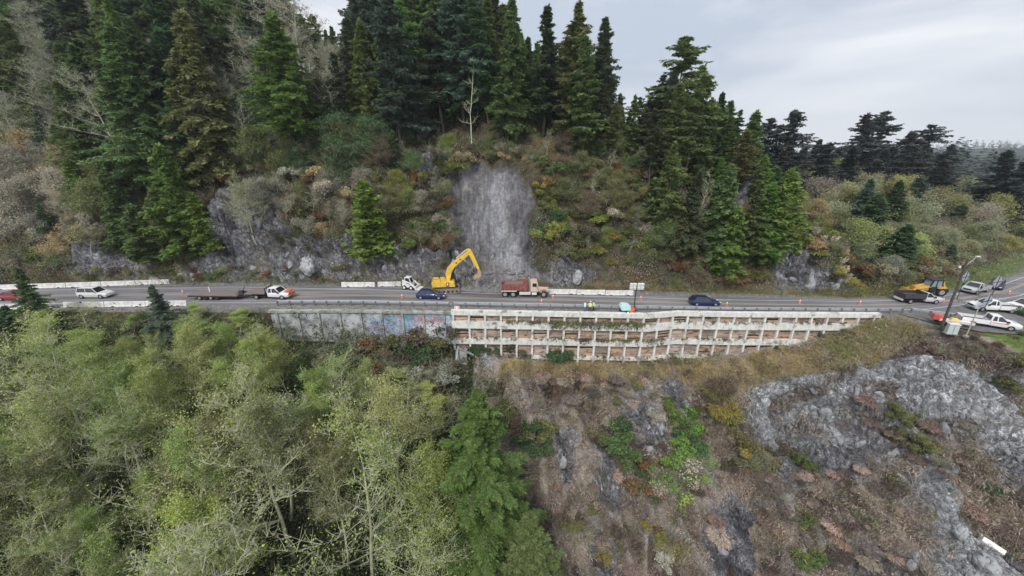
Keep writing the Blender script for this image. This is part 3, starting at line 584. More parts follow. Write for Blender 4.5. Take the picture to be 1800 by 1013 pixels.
# plain wall with graffiti further left
def mat_graf():
    m = bpy.data.materials.new('graffiti_wall'); m.use_nodes = True; t = m.node_tree; N = t.nodes; b = N['Principled BSDF']; b.inputs['Roughness'].default_value = .85
    tc = N.new('ShaderNodeTexCoord'); sx = N.new('ShaderNodeSeparateXYZ'); t.links.new(tc.outputs['Object'], sx.inputs[0])
    no = N.new('ShaderNodeTexNoise'); no.inputs['Scale'].default_value = .8; no.inputs['Detail'].default_value = 7; t.links.new(tc.outputs['Object'], no.inputs['Vector'])
    c0 = N.new('ShaderNodeValToRGB'); E = c0.color_ramp.elements; E[0].position = .38; E[0].color = (.15, .16, .15, 1); E[1].position = .62; E[1].color = (.50, .52, .52, 1); E.new(.5).color = (.36, .36, .38, 1)
    t.links.new(no.outputs['Fac'], c0.inputs[0])
    cur = c0.outputs[0]
    for (loc, c, x0, x1, z0, z1, lo) in ((0, (.08, .33, .52), -17, -8.8, -5, -.8, .50), (3, (.60, .12, .08), -15.8, -10.5, -3.8, -1.2, .48), (9, (.62, .64, .62), -16, -8.8, -6, -2.2, .42), (14, (.20, .40, .60), -22.5, -14.5, -4.5, -1.2, .51), (20, (.30, .22, .38), -24, -15, -5, -1.5, .55), (27, (.16, .17, .18), -23, -9, -4, -.7, .60), (33, (.05, .20, .60), -11.6, -9.3, -4.9, -2.9, .40)):
        mp = N.new('ShaderNodeMapping'); mp.inputs['Location'].default_value = (loc, 0, loc); mp.inputs['Scale'].default_value = (1, 1, 1.3); t.links.new(tc.outputs['Object'], mp.inputs[0])
        n2 = N.new('ShaderNodeTexNoise'); n2.inputs['Scale'].default_value = 1.5; n2.inputs['Detail'].default_value = 2.5; n2.inputs['Distortion'].default_value = 1.6; t.links.new(mp.outputs[0], n2.inputs['Vector'])
        g = N.new('ShaderNodeMapRange'); g.inputs['From Min'].default_value = lo; g.inputs['From Max'].default_value = lo + .04; t.links.new(n2.outputs['Fac'], g.inputs['Value']); f = g.outputs[0]
        for out, a, bb in (('X', x0, x0 + .8), ('X', x1 + .4, x1 - .4), ('Z', z0, z0 + .5), ('Z', z1 + .3, z1 - .3)):
            w = N.new('ShaderNodeMapRange'); w.inputs['From Min'].default_value = a; w.inputs['From Max'].default_value = bb; t.links.new(sx.outputs[out], w.inputs['Value'])
            mm = N.new('ShaderNodeMath'); mm.operation = 'MULTIPLY'; t.links.new(f, mm.inputs[0]); t.links.new(w.outputs[0], mm.inputs[1]); f = mm.outputs[0]
        mi = N.new('ShaderNodeMixRGB'); mi.inputs[2].default_value = (*c, 1); t.links.new(f, mi.inputs[0]); t.links.new(cur, mi.inputs[1]); cur = mi.outputs[0]
    t.links.new(cur, b.inputs['Base Color']); return m
gw = MB(); gw.loft([[(x, 53.0, -7.2), (x, 53.0, float(zr(x)) - .55), (x, 53.45, float(zr(x)) - .55), (x, 53.45, -7.2)] for x in (-37, -26, -16, -9.25)])
gwall = empty('concrete_wall', (-23, 53.2, 0), 0, 'grey concrete wall below the road covered in blue, red and white spray paint', 'wall')
def pw(b, name, m, par):
    o = b.build(name, m); o.parent = par; o.matrix_parent_inverse = Matrix.Translation(par.location).inverted(); return o
pw(gw, 'wall_face', mat_graf(), gwall)
cpb = MB().loft([[(x, 52.75, float(zr(x)) - .55), (x, 52.75, float(zr(x)) - .22), (x, 53.65, float(zr(x)) - .22), (x, 53.65, float(zr(x)) - .55)] for x in (-37.2, -26, -16, -9.25)])
pw(cpb, 'cap_slab', M_oconc, gwall)
for x in np.arange(-36, -10, 3.2): pw(MB().box((x, 52.9, float(zr(x)) - 3.9), (.3, .25, 6.6)), 'pilaster', M_oconc, gwall)
# small concrete drain block below the wall corner
p, _ = hit(812, 632)
b = empty('concrete_block', p, 0, 'weathered grey concrete drain block under the left end of the retaining wall', 'concrete block')
MB().box((0, 0, .1), (1.7, 1.4, 3.0)).build('block', M_oconc, b, bevel=.05); MB().box((-.5, -1.0, 1.65), (.25, 2.6, .25), Matrix.Rotation(.35, 3, 'X')).build('pipe_rail', M_steel, b); MB().box((.75, -.6, 1.72), (2.6, .22, .22), Matrix.Rotation(.5, 3, 'Y')).build('pipe_rail', M_steel, b)

# ------------------------------------------------------------------ guardrail (one thing per run)
def guardrail(x0, x1, Yf, label, sp=1.905, name='guardrail'):
    g = empty(name, (x0, Yf(x0), float(zr(x0))), 0, label, 'guardrail', None); n = int((x1 - x0) / sp); inv = Matrix.Translation(g.location).inverted()
    prof = [(0, .50), (.0, .45), (-.07, .52), (-.07, .58), (0, .635), (-.07, .69), (-.07, .75), (0, .82), (0, .77)]
    prof = [(-.03, .47), (-.09, .52), (-.09, .59), (-.02, .645), (-.09, .70), (-.09, .77), (-.03, .82), (0, .82), (0, .47)]
    mb = MB(); secs = []
    for i in range(n + 1):
        x = x0 + sp * i; secs.append([(x, Yf(x) + .16 - p[0] * -1.0, float(zr(x)) + p[1]) for p in prof])
    mb.loft(secs); o = mb.build('rail_beam', M_steel); o.parent = g; o.matrix_parent_inverse = inv
    pm = MB().box((0, 0, .36), (.16, .2, .86)); bm_ = MB().box((0, .12, .645), (.14, .1, .34))
    po = None; m_post = mat('weathered_post', (.20, .19, .17), .9, var=.3)
    for i in range(min(n + 1, 99)):
        x = x0 + sp * i
        if po is None:
            po = pm.build('post', m_post, g); q = po
        else: q = po.copy(); C.objects.link(q); q.parent = g
        q.location = Vector((x, Yf(x) - .04, float(zr(x)))) - g.location
    return g
guardrail(-36.5, -9.6, lambda x: 54.35, 'galvanised steel guardrail along the road edge above the graffiti covered wall')
guardrail(-9.2, 61.6, lambda x: 54.45, 'long galvanised steel guardrail along the road edge above the white retaining wall')
guardrail(62.8, 70.0, lambda x: 54.55 - (x - 62.8) * .55, 'short steel guardrail beside the pull-out near the leaning pole', name='guardrail')

# ------------------------------------------------------------------ concrete barriers
def barrier(loc, rz, L_=6.0, label='', m=None, tilt=(0, 0), group=None):
    pts = [(-.30, 0), (-.30, .08), (-.20, .28), (-.12, .81), (.12, .81), (.20, .28), (.30, .08), (.30, 0)]
    e_ = empty('concrete_barrier', loc, rz, label, 'barrier', group); e_.rotation_euler = (tilt[0], tilt[1], rz)
    mb = MB(); mb.loft([[(x, p[0], p[1]) for p in pts] for x in (-L_ / 2, L_ / 2)]); mb.build('barrier_body', m or M_conc, e_, bevel=.02)
    for s in (-1, 1): MB().box((s * L_ * .3, 0, .06), (.5, .615, .13)).build('forklift_slot', M_black, e_)
    return e_
def gz(X, Y, pad=0.0):
    z = ground(X, Y); return (z if z is not None else 0) + pad
fb = []
def barrier_line(u0, v0, u1, v1, n, labels, onroad=True, m=None, g=None):
    """bases between two measured points on the road surface level"""
    def base(u, v):
        d = ray(u, v); z = 0
        for _ in range(6):
            t = (z - H) / d.z; X = d.x * t; z = float(zr(X))
        return Vector((d.x * t, d.y * t, z))
    a, b_ = base(u0, v0), base(u1, v1); d = (b_ - a); L_ = d.length / n
    for i in range(n):
        c = a + d * ((i + .5) / n); barrier((c.x, c.y, float(zr(c.x)) + .0), math.atan2(d.y, d.x) + random.uniform(-.008, .008), L_ - .1, labels[i] if isinstance(labels, list) else labels, m, group=g)
ORD = ['leftmost', 'second', 'third', 'fourth', 'fifth', 'sixth']
barrier_line(-8, 509, 300, 498.5, 5, ['white concrete barrier on the far road edge, %s in the row at the far left' % o for o in ORD], g='white barriers at the far left of the road')
barrier_line(601, 504, 660, 504, 1, ['long white concrete barrier under the bright green fir tree'])
barrier_line(664, 503, 706, 503, 1, ['white concrete barrier beside the white compact loader'])
barrier_line(964, 516, 1113, 519, 3, ['white concrete barrier on the road edge, next to the dump truck bonnet', 'greyish concrete barrier in the middle of the row right of the dump truck', 'bright white concrete barrier next to the floodlight heads'], g='white barriers right of the dump truck')
barrier_line(-10, 545, 66, 542.5, 1, ['white concrete barrier on the near road edge by the red car'])
barrier_line(114, 540, 330, 537, 3, ['white concrete barrier on the near edge, right of the dark roadside spruce', 'white concrete barrier on the near edge below the pale car', 'white concrete barrier on the near edge ending below the trailer'], g='white barriers on the near road edge')
p, nrm = hit(1733, 958); bb = barrier(p + Vector((0, -.2, .15)), R(-48), 3.2, 'fallen bright white concrete barrier lying on the cliff at bottom right', mat('bright_white_block', (.85, .85, .83), .7), tilt=(R(38), R(16))); bb.scale = (.58, 2.2, 1.2)

# ------------------------------------------------------------------ wheels and vehicles
def wheel(parent, x, y, r, w=.24, side=1, rim=M_rim, name='wheel'):
    mb = MB().tube((x, y - w / 2, r), (x, y + w / 2, r), r, n=16); o = mb.build(name, M_tyre, parent, smooth=True)
    o2 = MB().tube((x, y + side * (w / 2 - .02), r), (x, y + side * (w / 2 + .015), r), r * .62, r * .55, n=12).build('rim', rim, o); return o
def ring(x, zb, zs, zt, wb, wm, wt):
    """rounded body cross-section at x: sill, waist, top"""
    return [(x, -wb, zb), (x, -wm, zs), (x, -wm * .985, (zs + zt) / 2), (x, -wt, zt), (x, wt, zt), (x, wm * .985, (zs + zt) / 2), (x, wm, zs), (x, wb, zb)]
def car(label, cat, loc, rz, paint, kind='sedan', name='car', L_=4.7, group=None, z=0):
    e_ = empty(name, loc, rz, label, cat, group); W = .92 if kind != 'pickup' else 1.0; h = L_ / 2
    if kind in ('sedan', 'hatch', 'suv'):
        top = {'sedan': 1.44, 'hatch': 1.5, 'suv': 1.75}[kind]; bl = .92 if kind != 'suv' else 1.05
        body = [ring(-h, .45, .62, .80, .62 * W, .74 * W, .66 * W), ring(-h + .12, .27, .6, bl - .02, .80 * W, .93 * W, .82 * W), ring(-h + .8, .2, .6, bl, .86 * W, W, .88 * W), ring(-.2, .2, .6, bl - .01, .86 * W, W, .9 * W),
                ring(.85, .2, .6, bl - .02, .86 * W, W, .88 * W), ring(h - .7, .2, .58, bl - .13, .86 * W, .98 * W, .82 * W), ring(h - .12, .26, .52, bl - .27, .78 * W, .88 * W, .7 * W), ring(h, .36, .5, .6, .6 * W, .7 * W, .6 * W)]
        MB().loft(body).build('body', paint, e_, smooth=True)
        if kind == 'sedan': g = [(-h + .55, bl - .03), (-h + 1.45, top), (.25, top), (1.15, bl - .05)]
        elif kind == 'hatch': g = [(-h + .2, bl - .03), (-h + .75, top), (.2, top), (1.1, bl - .05)]
        else: g = [(-h + .1, bl - .03), (-h + .4, top), (.3, top), (1.05, bl - .05)]
        a, b_, c, d = g; wb_, wt_ = .90 * W, .70 * W
        P = [(a[0], -wb_ * .92, a[1]), (b_[0], -wt_, b_[1] - .05), (c[0], -wt_, c[1] - .04), (d[0], -wb_ * .92, d[1]), (a[0], wb_ * .92, a[1]), (b_[0], wt_, b_[1] - .05), (c[0], wt_, c[1] - .04), (d[0], wb_ * .92, d[1])]
        MB().poly(P, [(0, 3, 2, 1), (4, 5, 6, 7), (0, 1, 5, 4), (1, 2, 6, 5), (2, 3, 7, 6), (0, 4, 7, 3)]).build('windows', M_glass, e_)
        MB().loft([[(x, -wt_ * .98, z0), (x, -wt_ * .8, z1), (x, wt_ * .8, z1), (x, wt_ * .98, z0)] for x, z0, z1 in ((b_[0] - .05, top - .08, top - .04), (b_[0] + .2, top - .05, top + .02), (c[0] - .2, top - .04, top + .02), (c[0] + .05, top - .08, top - .04))]).build('roof', paint, e_, smooth=True)
        for s in (-1, 1):
            for pa, pb, pw_ in (((d[0], s * wb_ * .92, d[1]), (c[0], s * wt_, c[1] - .03), .07), ((a[0], s * wb_ * .92, a[1]), (b_[0], s * wt_, b_[1] - .04), .11), (((b_[0] + c[0]) / 2 + .1, s * wb_ * .92 + s * .005, a[1]), ((b_[0] + c[0]) / 2 + .05, s * (wt_ + .01), top - .05), .06)): MB().bar(pa, pb, pw_).build('pillar', paint, e_)
            MB().box((h - .1, s * .62 * W, .62), (.2, .3, .12)).build('headlight', M_lampw, e_); MB().box((-h + .08, s * .68 * W, .76), (.16, .24, .14)).build('tail_light', M_red, e_)
            MB().box((d[0] - .2, s * (W + .06), bl), (.16, .16, .11)).build('mirror', paint, e_)
        wx = (-h + .85, h - .9); wr = .33 if kind != 'suv' else .37
    for x in wx:
        for s in (-1, 1):
            wheel(e_, x, s * (W - .11), wr, .22, s)
    return e_
def pickup(label, loc, rz, paint, name='pickup_truck', L_=5.7, bed='bed', cat='pickup truck', crew=True, accents=None, dark=None):
    e_ = empty(name, loc, rz, label, cat); W = 1.0; h = L_ / 2; cb = -.1 if crew else .35   # cab back
    MB().loft([ring(cb, .45, .75, 1.15, .9, W, .94), ring(h - 1.35, .4, .75, 1.17, .9, W, .94), ring(h - .8, .4, .75, 1.15, .9, W, .92), ring(h - .1, .42, .75, 1.05, .86, .96, .85), ring(h, .5, .7, .95, .8, .9, .8)]).build('body', paint, e_, smooth=True)
    P = [(cb, -.92, 1.13), (cb + .12, -.74, 1.82), (h - 2.05, -.74, 1.84), (h - 1.35, -.90, 1.15), (cb, .92, 1.13), (cb + .12, .74, 1.82), (h - 2.05, .74, 1.84), (h - 1.35, .90, 1.15)]
    MB().poly(P, [(0, 3, 2, 1), (4, 5, 6, 7), (0, 1, 5, 4), (1, 2, 6, 5), (2, 3, 7, 6), (0, 4, 7, 3)]).build('windows', M_glass, e_)
    MB().loft([[(x, -w, z0), (x, -w * .85, z1), (x, w * .85, z1), (x, w, z0)] for x, z0, z1, w in ((cb + .06, 1.79, 1.83, .76), (cb + .25, 1.82, 1.9, .77), (h - 2.25, 1.82, 1.9, .77), (h - 1.98, 1.78, 1.82, .76))]).build('roof', paint, e_, smooth=True)
    for s in (-1, 1):
        MB().bar((h - 1.35, s * .9, 1.15), (h - 2.05, s * .75, 1.83), .09).build('pillar', paint, e_); MB().bar((cb, s * .93, 1.13), (cb + .12, s * .76, 1.82), .16).build('pillar', paint, e_)
        if crew: MB().bar(((cb + h - 1.9) / 2, s * .925, 1.13), ((cb + h - 1.95) / 2, s * .76, 1.82), .1).build('pillar', paint, e_)
        MB().box((h - .05, s * .7, .9), (.12, .3, .18)).build('headlight', M_lampw, e_); MB().box((h - 1.5, s * 1.1, 1.25), (.2, .2, .25)).build('mirror', M_black, e_)
    MB().box((h + .02, 0, .86), (.06, 1.0, .24)).build('grille', M_black, e_); MB().box((h + .04, 0, .55), (.12, 1.8, .18)).build('bumper', dark or M_steel, e_)
    bl = h + cb - .08
    if bed == 'bed':
        cx = (-h + cb - .08) / 2; q = MB(); q.box((cx, 0, .72), (bl, 1.5, .1))
        for s in (-1, 1): q.box((cx, s * .95, .85), (bl, .12, .62))
        q.box((-h + .05, 0, .85), (.1, 1.78, .6)); q.build('cargo_bed', paint, e_); MB().box((cx, 0, .79), (bl - .25, 1.7, .03)).build('bed_liner', M_black, e_)
        for s in (-1, 1): MB().box((-h - .01, s * .85, .95), (.05, .14, .36)).build('tail_light', M_red, e_)
    elif bed == 'dump':
        cx = (-h + cb - .1) / 2; dm = mat('dark_steel_bed', (.07, .065, .075), .6, .3, var=.3); q = MB(); q.box((cx, 0, .95), (bl, 1.95, .1))
        for s in (-1, 1): q.box((cx, s * 1.02, 1.35), (bl, .08, .85))
        q.box((cb - .1, 0, 1.45), (.08, 1.96, 1.05)); q.box((-h + .04, 0, 1.3), (.08, 1.95, .7)); q.build('dump_bed', dm, e_)
        MB().box((cx, 0, 1.15), (bl - .3, 1.8, .3)).build('load', mat('dark_soil', (.10, .08, .07), .95, var=.3, bump=.8), e_); MB().box((-h + .0, 0, .62), (.1, 1.6, .3)).build('rear_plate', M_white, e_)
    MB().box((0, 0, .48), (L_ - 1.0, 1.3, .2)).build('chassis', M_black, e_)
    if accents:
        for s in (-1, 1): MB().box(((h + cb) / 2 - .6, s * 1.005, .93), (1.6, .02, .09)).build('stripe', accents, e_)
    for x in (-h + 1.15, h - 1.0):
        for s in (-1, 1): wheel(e_, x, s * .88, .39, .26, s)
    return e_
def onroad(u, v):
    d = ray(u, v); z = 0
    for _ in range(8):
        t = (z - H) / d.z; X = d.x * t; z = float(zr(X)) + .005
    return Vector((d.x * t, d.y * t, z))
def roaddir(x): return math.atan2(float(mid(x + 1) - mid(x - 1)), 2)
P_navy = mat('paint_navy', (.015, .035, .13), .15, .3); P_navy.node_tree.nodes['Principled BSDF'].inputs['Coat Weight'].default_value = .8
P_red = mat('paint_dark_red', (.33, .015, .035), .2, .2); P_red.node_tree.nodes['Principled BSDF'].inputs['Coat Weight'].default_value = .8
P_white = mat('paint_white', (.80, .80, .80), .25); P_silver = mat('paint_silver', (.60, .61, .62), .3, .4); P_dark = mat('paint_charcoal', (.04, .045, .055), .2, .3)
P_yel = mat('paint_machine_yellow', (.76, .50, .07), .5, var=.18, vscale=2); P_or = mat('paint_orange', (.75, .16, .04), .4)
p = onroad(758, 524); car('dark blue car in the near lane just below the yellow excavator', 'car', p, roaddir(p.x) - .03, P_navy, 'hatch', L_=4.75)
p = onroad(1237, 535.5); car('dark blue car in the near lane right of the floodlight trailer', 'car', p, roaddir(p.x) - .03, P_navy, 'hatch', L_=4.75)
p = onroad(30, 526); car('dark red car at the far left edge of the road', 'car', p, .0, P_red, 'sedan', L_=4.6)
p = onroad(171, 522); car('pale car half hidden by bare branches left of the trailer', 'car', p, 0, mat('paint_pale', (.68, .69, .66), .3), 'suv', L_=4.9)
p = onroad(1712, 513); pickup('silver pickup truck facing the camera on the far side of the bend', p, R(200), P_silver, L_=5.6)
p = onroad(1750, 506); car('dark car on the bend behind the middle fabric sign', 'car', p, R(215), P_dark, 'hatch', L_=4.5)
p = onroad(1611, 531); pickup('small dump truck with dark steel bed and pale cab beside the loader', p, R(-3), mat('paint_offwhite', (.62, .60, .62), .35), bed='dump', L_=6.2, crew=False, cat='dump truck', name='small_dump_truck')
p = onroad(1733, 573); pickup('white pickup truck with red stripes parked at the grass edge beside the leaning pole', p, R(-30), P_white, L_=5.9, accents=mat('stripe_red', (.75, .08, .07), .5))
p = onroad(1742, 546); pickup('white pickup truck parked across the pull-out behind the striped one', p, R(168), P_white, L_=5.9)
p = onroad(1800, 544); car('white sport utility vehicle with dark windows at the right picture edge', 'car', p, R(172), P_white, 'suv', L_=4.9)

# flatbed truck with trailer on the left
p = onroad(463, 523); ft = empty('flatbed_truck', p, roaddir(p.x), 'white crew cab truck with a brown flat deck towing a long trailer', 'truck')
q = pickup('x', (0, 0, 0), 0, P_white, bed='none', L_=6.4, name='tmp')
for ch in list(q.children): ch.parent = ft; ch.location.x += 1.6
bpy.data.objects.remove(q)
M_deck = mat('deck_boards', (.21, .165, .155), .85, var=.25, vscale=2, stretch=(.3, 4, 1))
MB().box((-.6, 0, 1.0), (3.4, 2.2, .12)).build('deck', M_deck, ft); rk = MB(); rk.box((1.22, 0, 1.9), (.1, 2.0, .1)); [rk.box((1.22, y, 1.4), (.1, .1, 1.0)) for y in (-.95, -.5, 0, .5, .95)]; rk.box((1.22, 0, 1.15), (.12, 2.1, .25)); rk.build('headboard', M_black, ft)
MB().box((4.55, -.1, 1.32), (.8, 1.1, .16)).build('hood_panel', P_or, ft); MB().box((4.86, .3, .72), (.14, 1.3, .5)).build('front_plate', P_or, ft)
p2 = onroad(388, 524); tl = empty('flatbed_trailer', p2, roaddir(p2.x), 'long brown flatbed trailer hitched behind the white crew cab truck', 'trailer')
MB().box((-.3, 0, .82), (8.2, 2.4, .14)).build('deck', M_deck, tl); fr = MB()
for s in (-1, 1): fr.box((-.3, s * 1.15, .68), (8.2, .1, .2)); fr.bar((3.8, s * .9, .66), (5.9, 0, .6), .12)
fr.box((0, 0, .6), (7.6, .9, .16)); fr.build('frame', M_black, tl)
for i in range(4):
    for s in (-1, 1): wheel(tl, -2.6 + i * .95, s * 1.0, .36, .24, s, M_black if i % 2 else M_rim)
MB().box((4.0, -.2, 1.1), (.9, 1.0, .6), taper=.6).build('winch_box', M_black, tl, bevel=.05)
for s in (-1, 1): MB().bar((3.3, s * .8, .9), (4.1, s * .5, 1.8), .07).build('ramp_arm', M_black, tl)
MB().bar((-1.9, .4, .9), (-1.9, .4, 1.75), .14).build('deck_post', M_white, tl)

# dump truck
p = onroad(922, 519); dt = empty('dump_truck', p, roaddir(p.x), 'dump truck with rust red bed and cream cab at the foot of the landslide', 'dump truck')
M_rust = mat('rust_red_bed', (.27, .10, .075), .7, var=.25, vscale=1.5, col2=(.42, .30, .27), c2scale=1.1, c2range=(.55, .7)); M_cream = mat('paint_cream', (.62, .50, .38), .4, var=.05)
q = MB(); bx0, bx1 = -3.9, .45; q.box(((bx0 + bx1) / 2, 0, 1.25), (bx1 - bx0, 2.3, .12))
for s in (-1, 1): q.poly([(bx0, s * 1.1, 1.25), (bx1, s * 1.1, 1.25), (bx1 + .15, s * 1.25, 2.55), (bx0 - .05, s * 1.25, 2.35), (bx0, s * 1.18, 1.25), (bx1, s * 1.18, 1.25), (bx1 + .15, s * 1.33, 2.55), (bx0 - .05, s * 1.33, 2.35)], [(0, 1, 2, 3), (4, 7, 6, 5), (3, 2, 6, 7), (0, 3, 7, 4), (1, 5, 6, 2), (0, 4, 5, 1)])
q.box((bx1 + .1, 0, 1.95), (.1, 2.5, 1.4)); q.box((bx0 + .02, 0, 1.75), (.1, 2.4, 1.15)); q.build('dump_bed', M_rust, dt)
q = MB(); [q.box((x, s * 1.32, 1.8), (.1, .08, 1.05)) for x in np.linspace(bx0 + .2, bx1 - .1, 7) for s in (-1, 1)]; q.build('bed_rib', mat('rust_dark', (.24, .06, .045), .75), dt)
MB().box((-1.7, 0, 2.0), (3.9, 2.15, .5), taper=.75).build('load', mat('slide_debris', (.17, .16, .16), .95, var=.3, bump=1, bscale=3), dt)
MB().box((0, 0, .82), (7.4, .9, .22)).build('chassis', M_black, dt)
for s in (-1, 1): MB().box((-2.65, s * 1.12, 1.12), (2.6, .06, .16)).build('mudguard', M_white, dt); MB().box((.05, s * 1.05, .72), (1.9, .3, .5)).build('fuel_tank', mat('polished_tank', (.8, .8, .8), .25, .3), dt, bevel=.05)
MB().prism([(.95, .95), (.95, 2.62), (1.15, 2.72), (2.0, 2.70), (2.15, 2.55), (2.3, 1.75), (2.3, .95)], -.98, .98).build('cab', M_cream, dt, bevel=.04)
MB().prism([(1.3, 1.85), (1.3, 2.45), (1.95, 2.45), (2.12, 1.85)], -1.0, 1.0).build('side_window', M_glass, dt); MB().poly([(2.17, -.85, 2.52), (2.17, .85, 2.52), (2.33, .85, 1.85), (2.33, -.85, 1.85)], [(0, 1, 2, 3)]).build('windscreen', M_glass, dt)
MB().prism([(2.3, .85), (2.3, 1.72), (3.85, 1.62), (3.95, 1.55), (3.95, .75)], -.62, .62).build('bonnet', M_cream, dt, bevel=.04); MB().box((3.15, 0, 1.74), (1.5, .8, .06)).build('bonnet_top', mat('maroon_panel', (.16, .05, .05), .5), dt)
MB().box((3.98, 0, 1.18), (.08, 1.05, .85)).build('grille', M_rim, dt); MB().box((4.1, 0, .6), (.16, 2.3, .28)).build('bumper', M_rim, dt)
for s in (-1, 1):
    MB().prism([(2.55, .8), (2.75, 1.2), (3.1, 1.35), (3.5, 1.3), (3.85, .95), (3.7, .95), (3.4, 1.15), (3.0, 1.15), (2.8, .8)], s * .62, s * 1.18).build('fender', mat('fender_brown', (.30, .20, .16), .5), dt); MB().tube((.78, s * .85, 1.0), (.78, s * .85, 3.1), .08).build('exhaust_stack', M_rim, dt)
    MB().box((2.0, s * 1.25, 1.95), (.08, .2, .5)).build('mirror', M_rim, dt); MB().tube((3.9, s * .85, 1.25), (4.02, s * .85, 1.25), .12).build('headlight', M_lampw, dt); MB().box((1.6, s * 1.0, .65), (.8, .25, .35)).build('step_box', M_white, dt)
    for x in (-3.3, -1.95, 3.2): wheel(dt, x, s * (1.0 if x > 0 else .95), .52, .3 if x > 0 else .5, s)

# excavator
p = onroad(785, 512); ex = empty('excavator', p, R(8), 'yellow tracked excavator with raised arm working at the landslide', 'excavator')
ex.scale = (.94, .94, .94)
M_track = mat('track_steel', (.30, .27, .25), .7, .4, var=.3, vscale=4)
for s in (-1, 1):
    pts = []; 
    for k in range(9): a = math.pi / 2 + math.pi * k / 8; pts.append((-2.0 + .48 * math.cos(a), .5 + .48 * math.sin(a)))
    for k in range(9): a = -math.pi / 2 + math.pi * k / 8; pts.append((2.0 + .48 * math.cos(a), .5 + .48 * math.sin(a)))
    t = MB().prism(pts, s * 1.3 - .3, s * 1.3 + .3).build('track', M_track, ex)
    g = MB(); [g.box((x, s * 1.3, z), (.05, .62, .06)) for x in np.arange(-2, 2.1, .2) for z in (.01, 1.0)]; g.build('grouser', M_black, t)
    for x in np.linspace(-1.9, 1.9, 6): MB().tube((x, s * 1.3 - .32, .42), (x, s * 1.3 + .32, .42), .22, n=10).build('roller', M_black, t)
MB().box((0, 0, .75), (2.2, 2.0, .45)).build('undercarriage', M_black, ex); MB().tube((0, 0, .9), (0, 0, 1.15), .75, n=20).build('slew_ring', M_black, ex)
MB().prism([(-2.45, 1.25), (-2.55, 2.0), (-2.35, 2.35), (-.2, 2.35), (-.1, 2.15), (1.5, 2.15), (1.65, 1.2)], -1.4, 1.4).build('house', P_yel, ex, bevel=.06)
MB().prism([(-2.62, 1.3), (-2.66, 1.9), (-2.5, 2.1), (-2.2, 1.3)], -1.25, 1.25).build('counterweight', mat('machine_grey', (.09, .09, .09), .6), ex, bevel=.05)
cabm = MB().prism([(.35, 1.5), (.35, 3.05), (.5, 3.15), (1.5, 3.15), (1.75, 2.6), (1.8, 1.5)], .55, 1.38).build('cab', M_glass, ex)
q = MB(); [q.bar(a_, b_, .09) for a_, b_ in (((.35, .55, 1.5), (.35, .55, 3.1)), ((1.8, .55, 1.5), (1.72, .55, 2.6)), ((1.72, .55, 2.6), (1.5, .55, 3.15)), ((.35, 1.38, 1.5), (.35, 1.38, 3.1)), ((1.8, 1.38, 1.5), (1.72, 1.38, 2.6)), ((1.72, 1.38, 2.6), (1.5, 1.38, 3.15)), ((1.0, .55, 1.5), (1.0, .55, 3.1)))]; q.box((.95, .96, 3.18), (1.25, .92, .08)); q.build('cab_frame', mat('cab_dark', (.05, .05, .05), .5), ex)
MB().box((.3, -1.42, 1.75), (.55, .06, .75)).build('side_panel', mat('panel_dark', (.10, .03, .03), .5), ex); MB().box((.3, -1.46, 1.8), (.26, .03, .4)).build('side_sign', M_white, ex)
q = MB(); [q.bar(a_, b_, .05) for a_, b_ in (((-2.3, -1.3, 2.35), (-2.3, -1.3, 2.8)), ((-.9, -1.3, 2.35), (-.9, -1.3, 2.8)), ((-2.3, -1.3, 2.8), (-.9, -1.3, 2.8)))]; q.build('handrail', M_black, ex)
MB().tube((-1.2, .6, 2.3), (-1.2, .6, 2.85), .09).build('exhaust_stack', M_black, ex)
def arm(pts, w, name, m=P_yel): return MB().prism(pts, -w / 2, w / 2).build(name, m, ex, bevel=.04)
arm([(.25, 2.0), (-.02, 3.3), (.35, 4.45), (1.1, 5.25), (2.5, 6.35), (4.15, 7.55), (4.5, 7.25), (4.25, 6.75), (2.9, 5.6), (1.75, 4.65), (1.15, 3.8), (.75, 2.0)], .5, 'boom')
arm([(3.95, 7.5), (4.25, 7.95), (4.7, 7.85), (5.3, 6.6), (6.2, 4.2), (6.05, 3.9), (5.8, 4.0), (4.75, 6.0), (4.2, 7.1)], .4, 'stick')
for s in (-1, 1): MB().tube((.9, s * .38, 2.0), (1.7, s * .38, 4.3), .1).build('boom_cylinder', M_black, ex); 
MB().tube((2.1, 0, 6.25), (4.1, 0, 7.85), .1).build('stick_cylinder', mat('cylinder_pale', (.65, .62, .55), .35, .4), ex); MB().tube((4.9, -.02, 5.9), (5.35, -.02, 4.4), .09).build('bucket_cylinder', MAT['cylinder_pale'], ex)
bk = MB(); bk.prism([(6.15, 4.3), (6.45, 3.6), (6.5, 2.9), (6.15, 2.45), (5.35, 2.4), (5.15, 2.6), (5.75, 2.95), (5.85, 3.7)], -.65, .65).build('bucket', mat('bucket_worn', (.50, .36, .22), .6, .2, var=.2), ex, bevel=.03)
for k in range(4): MB().box((5.1, -.5 + k * .33, 2.42), (.3, .09, .1), Matrix.Rotation(.5, 3, 'Y')).build('bucket_tooth', M_steel, ex)
for c in ((2.05, 5.4), (2.8, 6.0)): MB().box((c[0], -.26, c[1]), (.3, .03, .22)).build('boom_mark', M_black, ex)

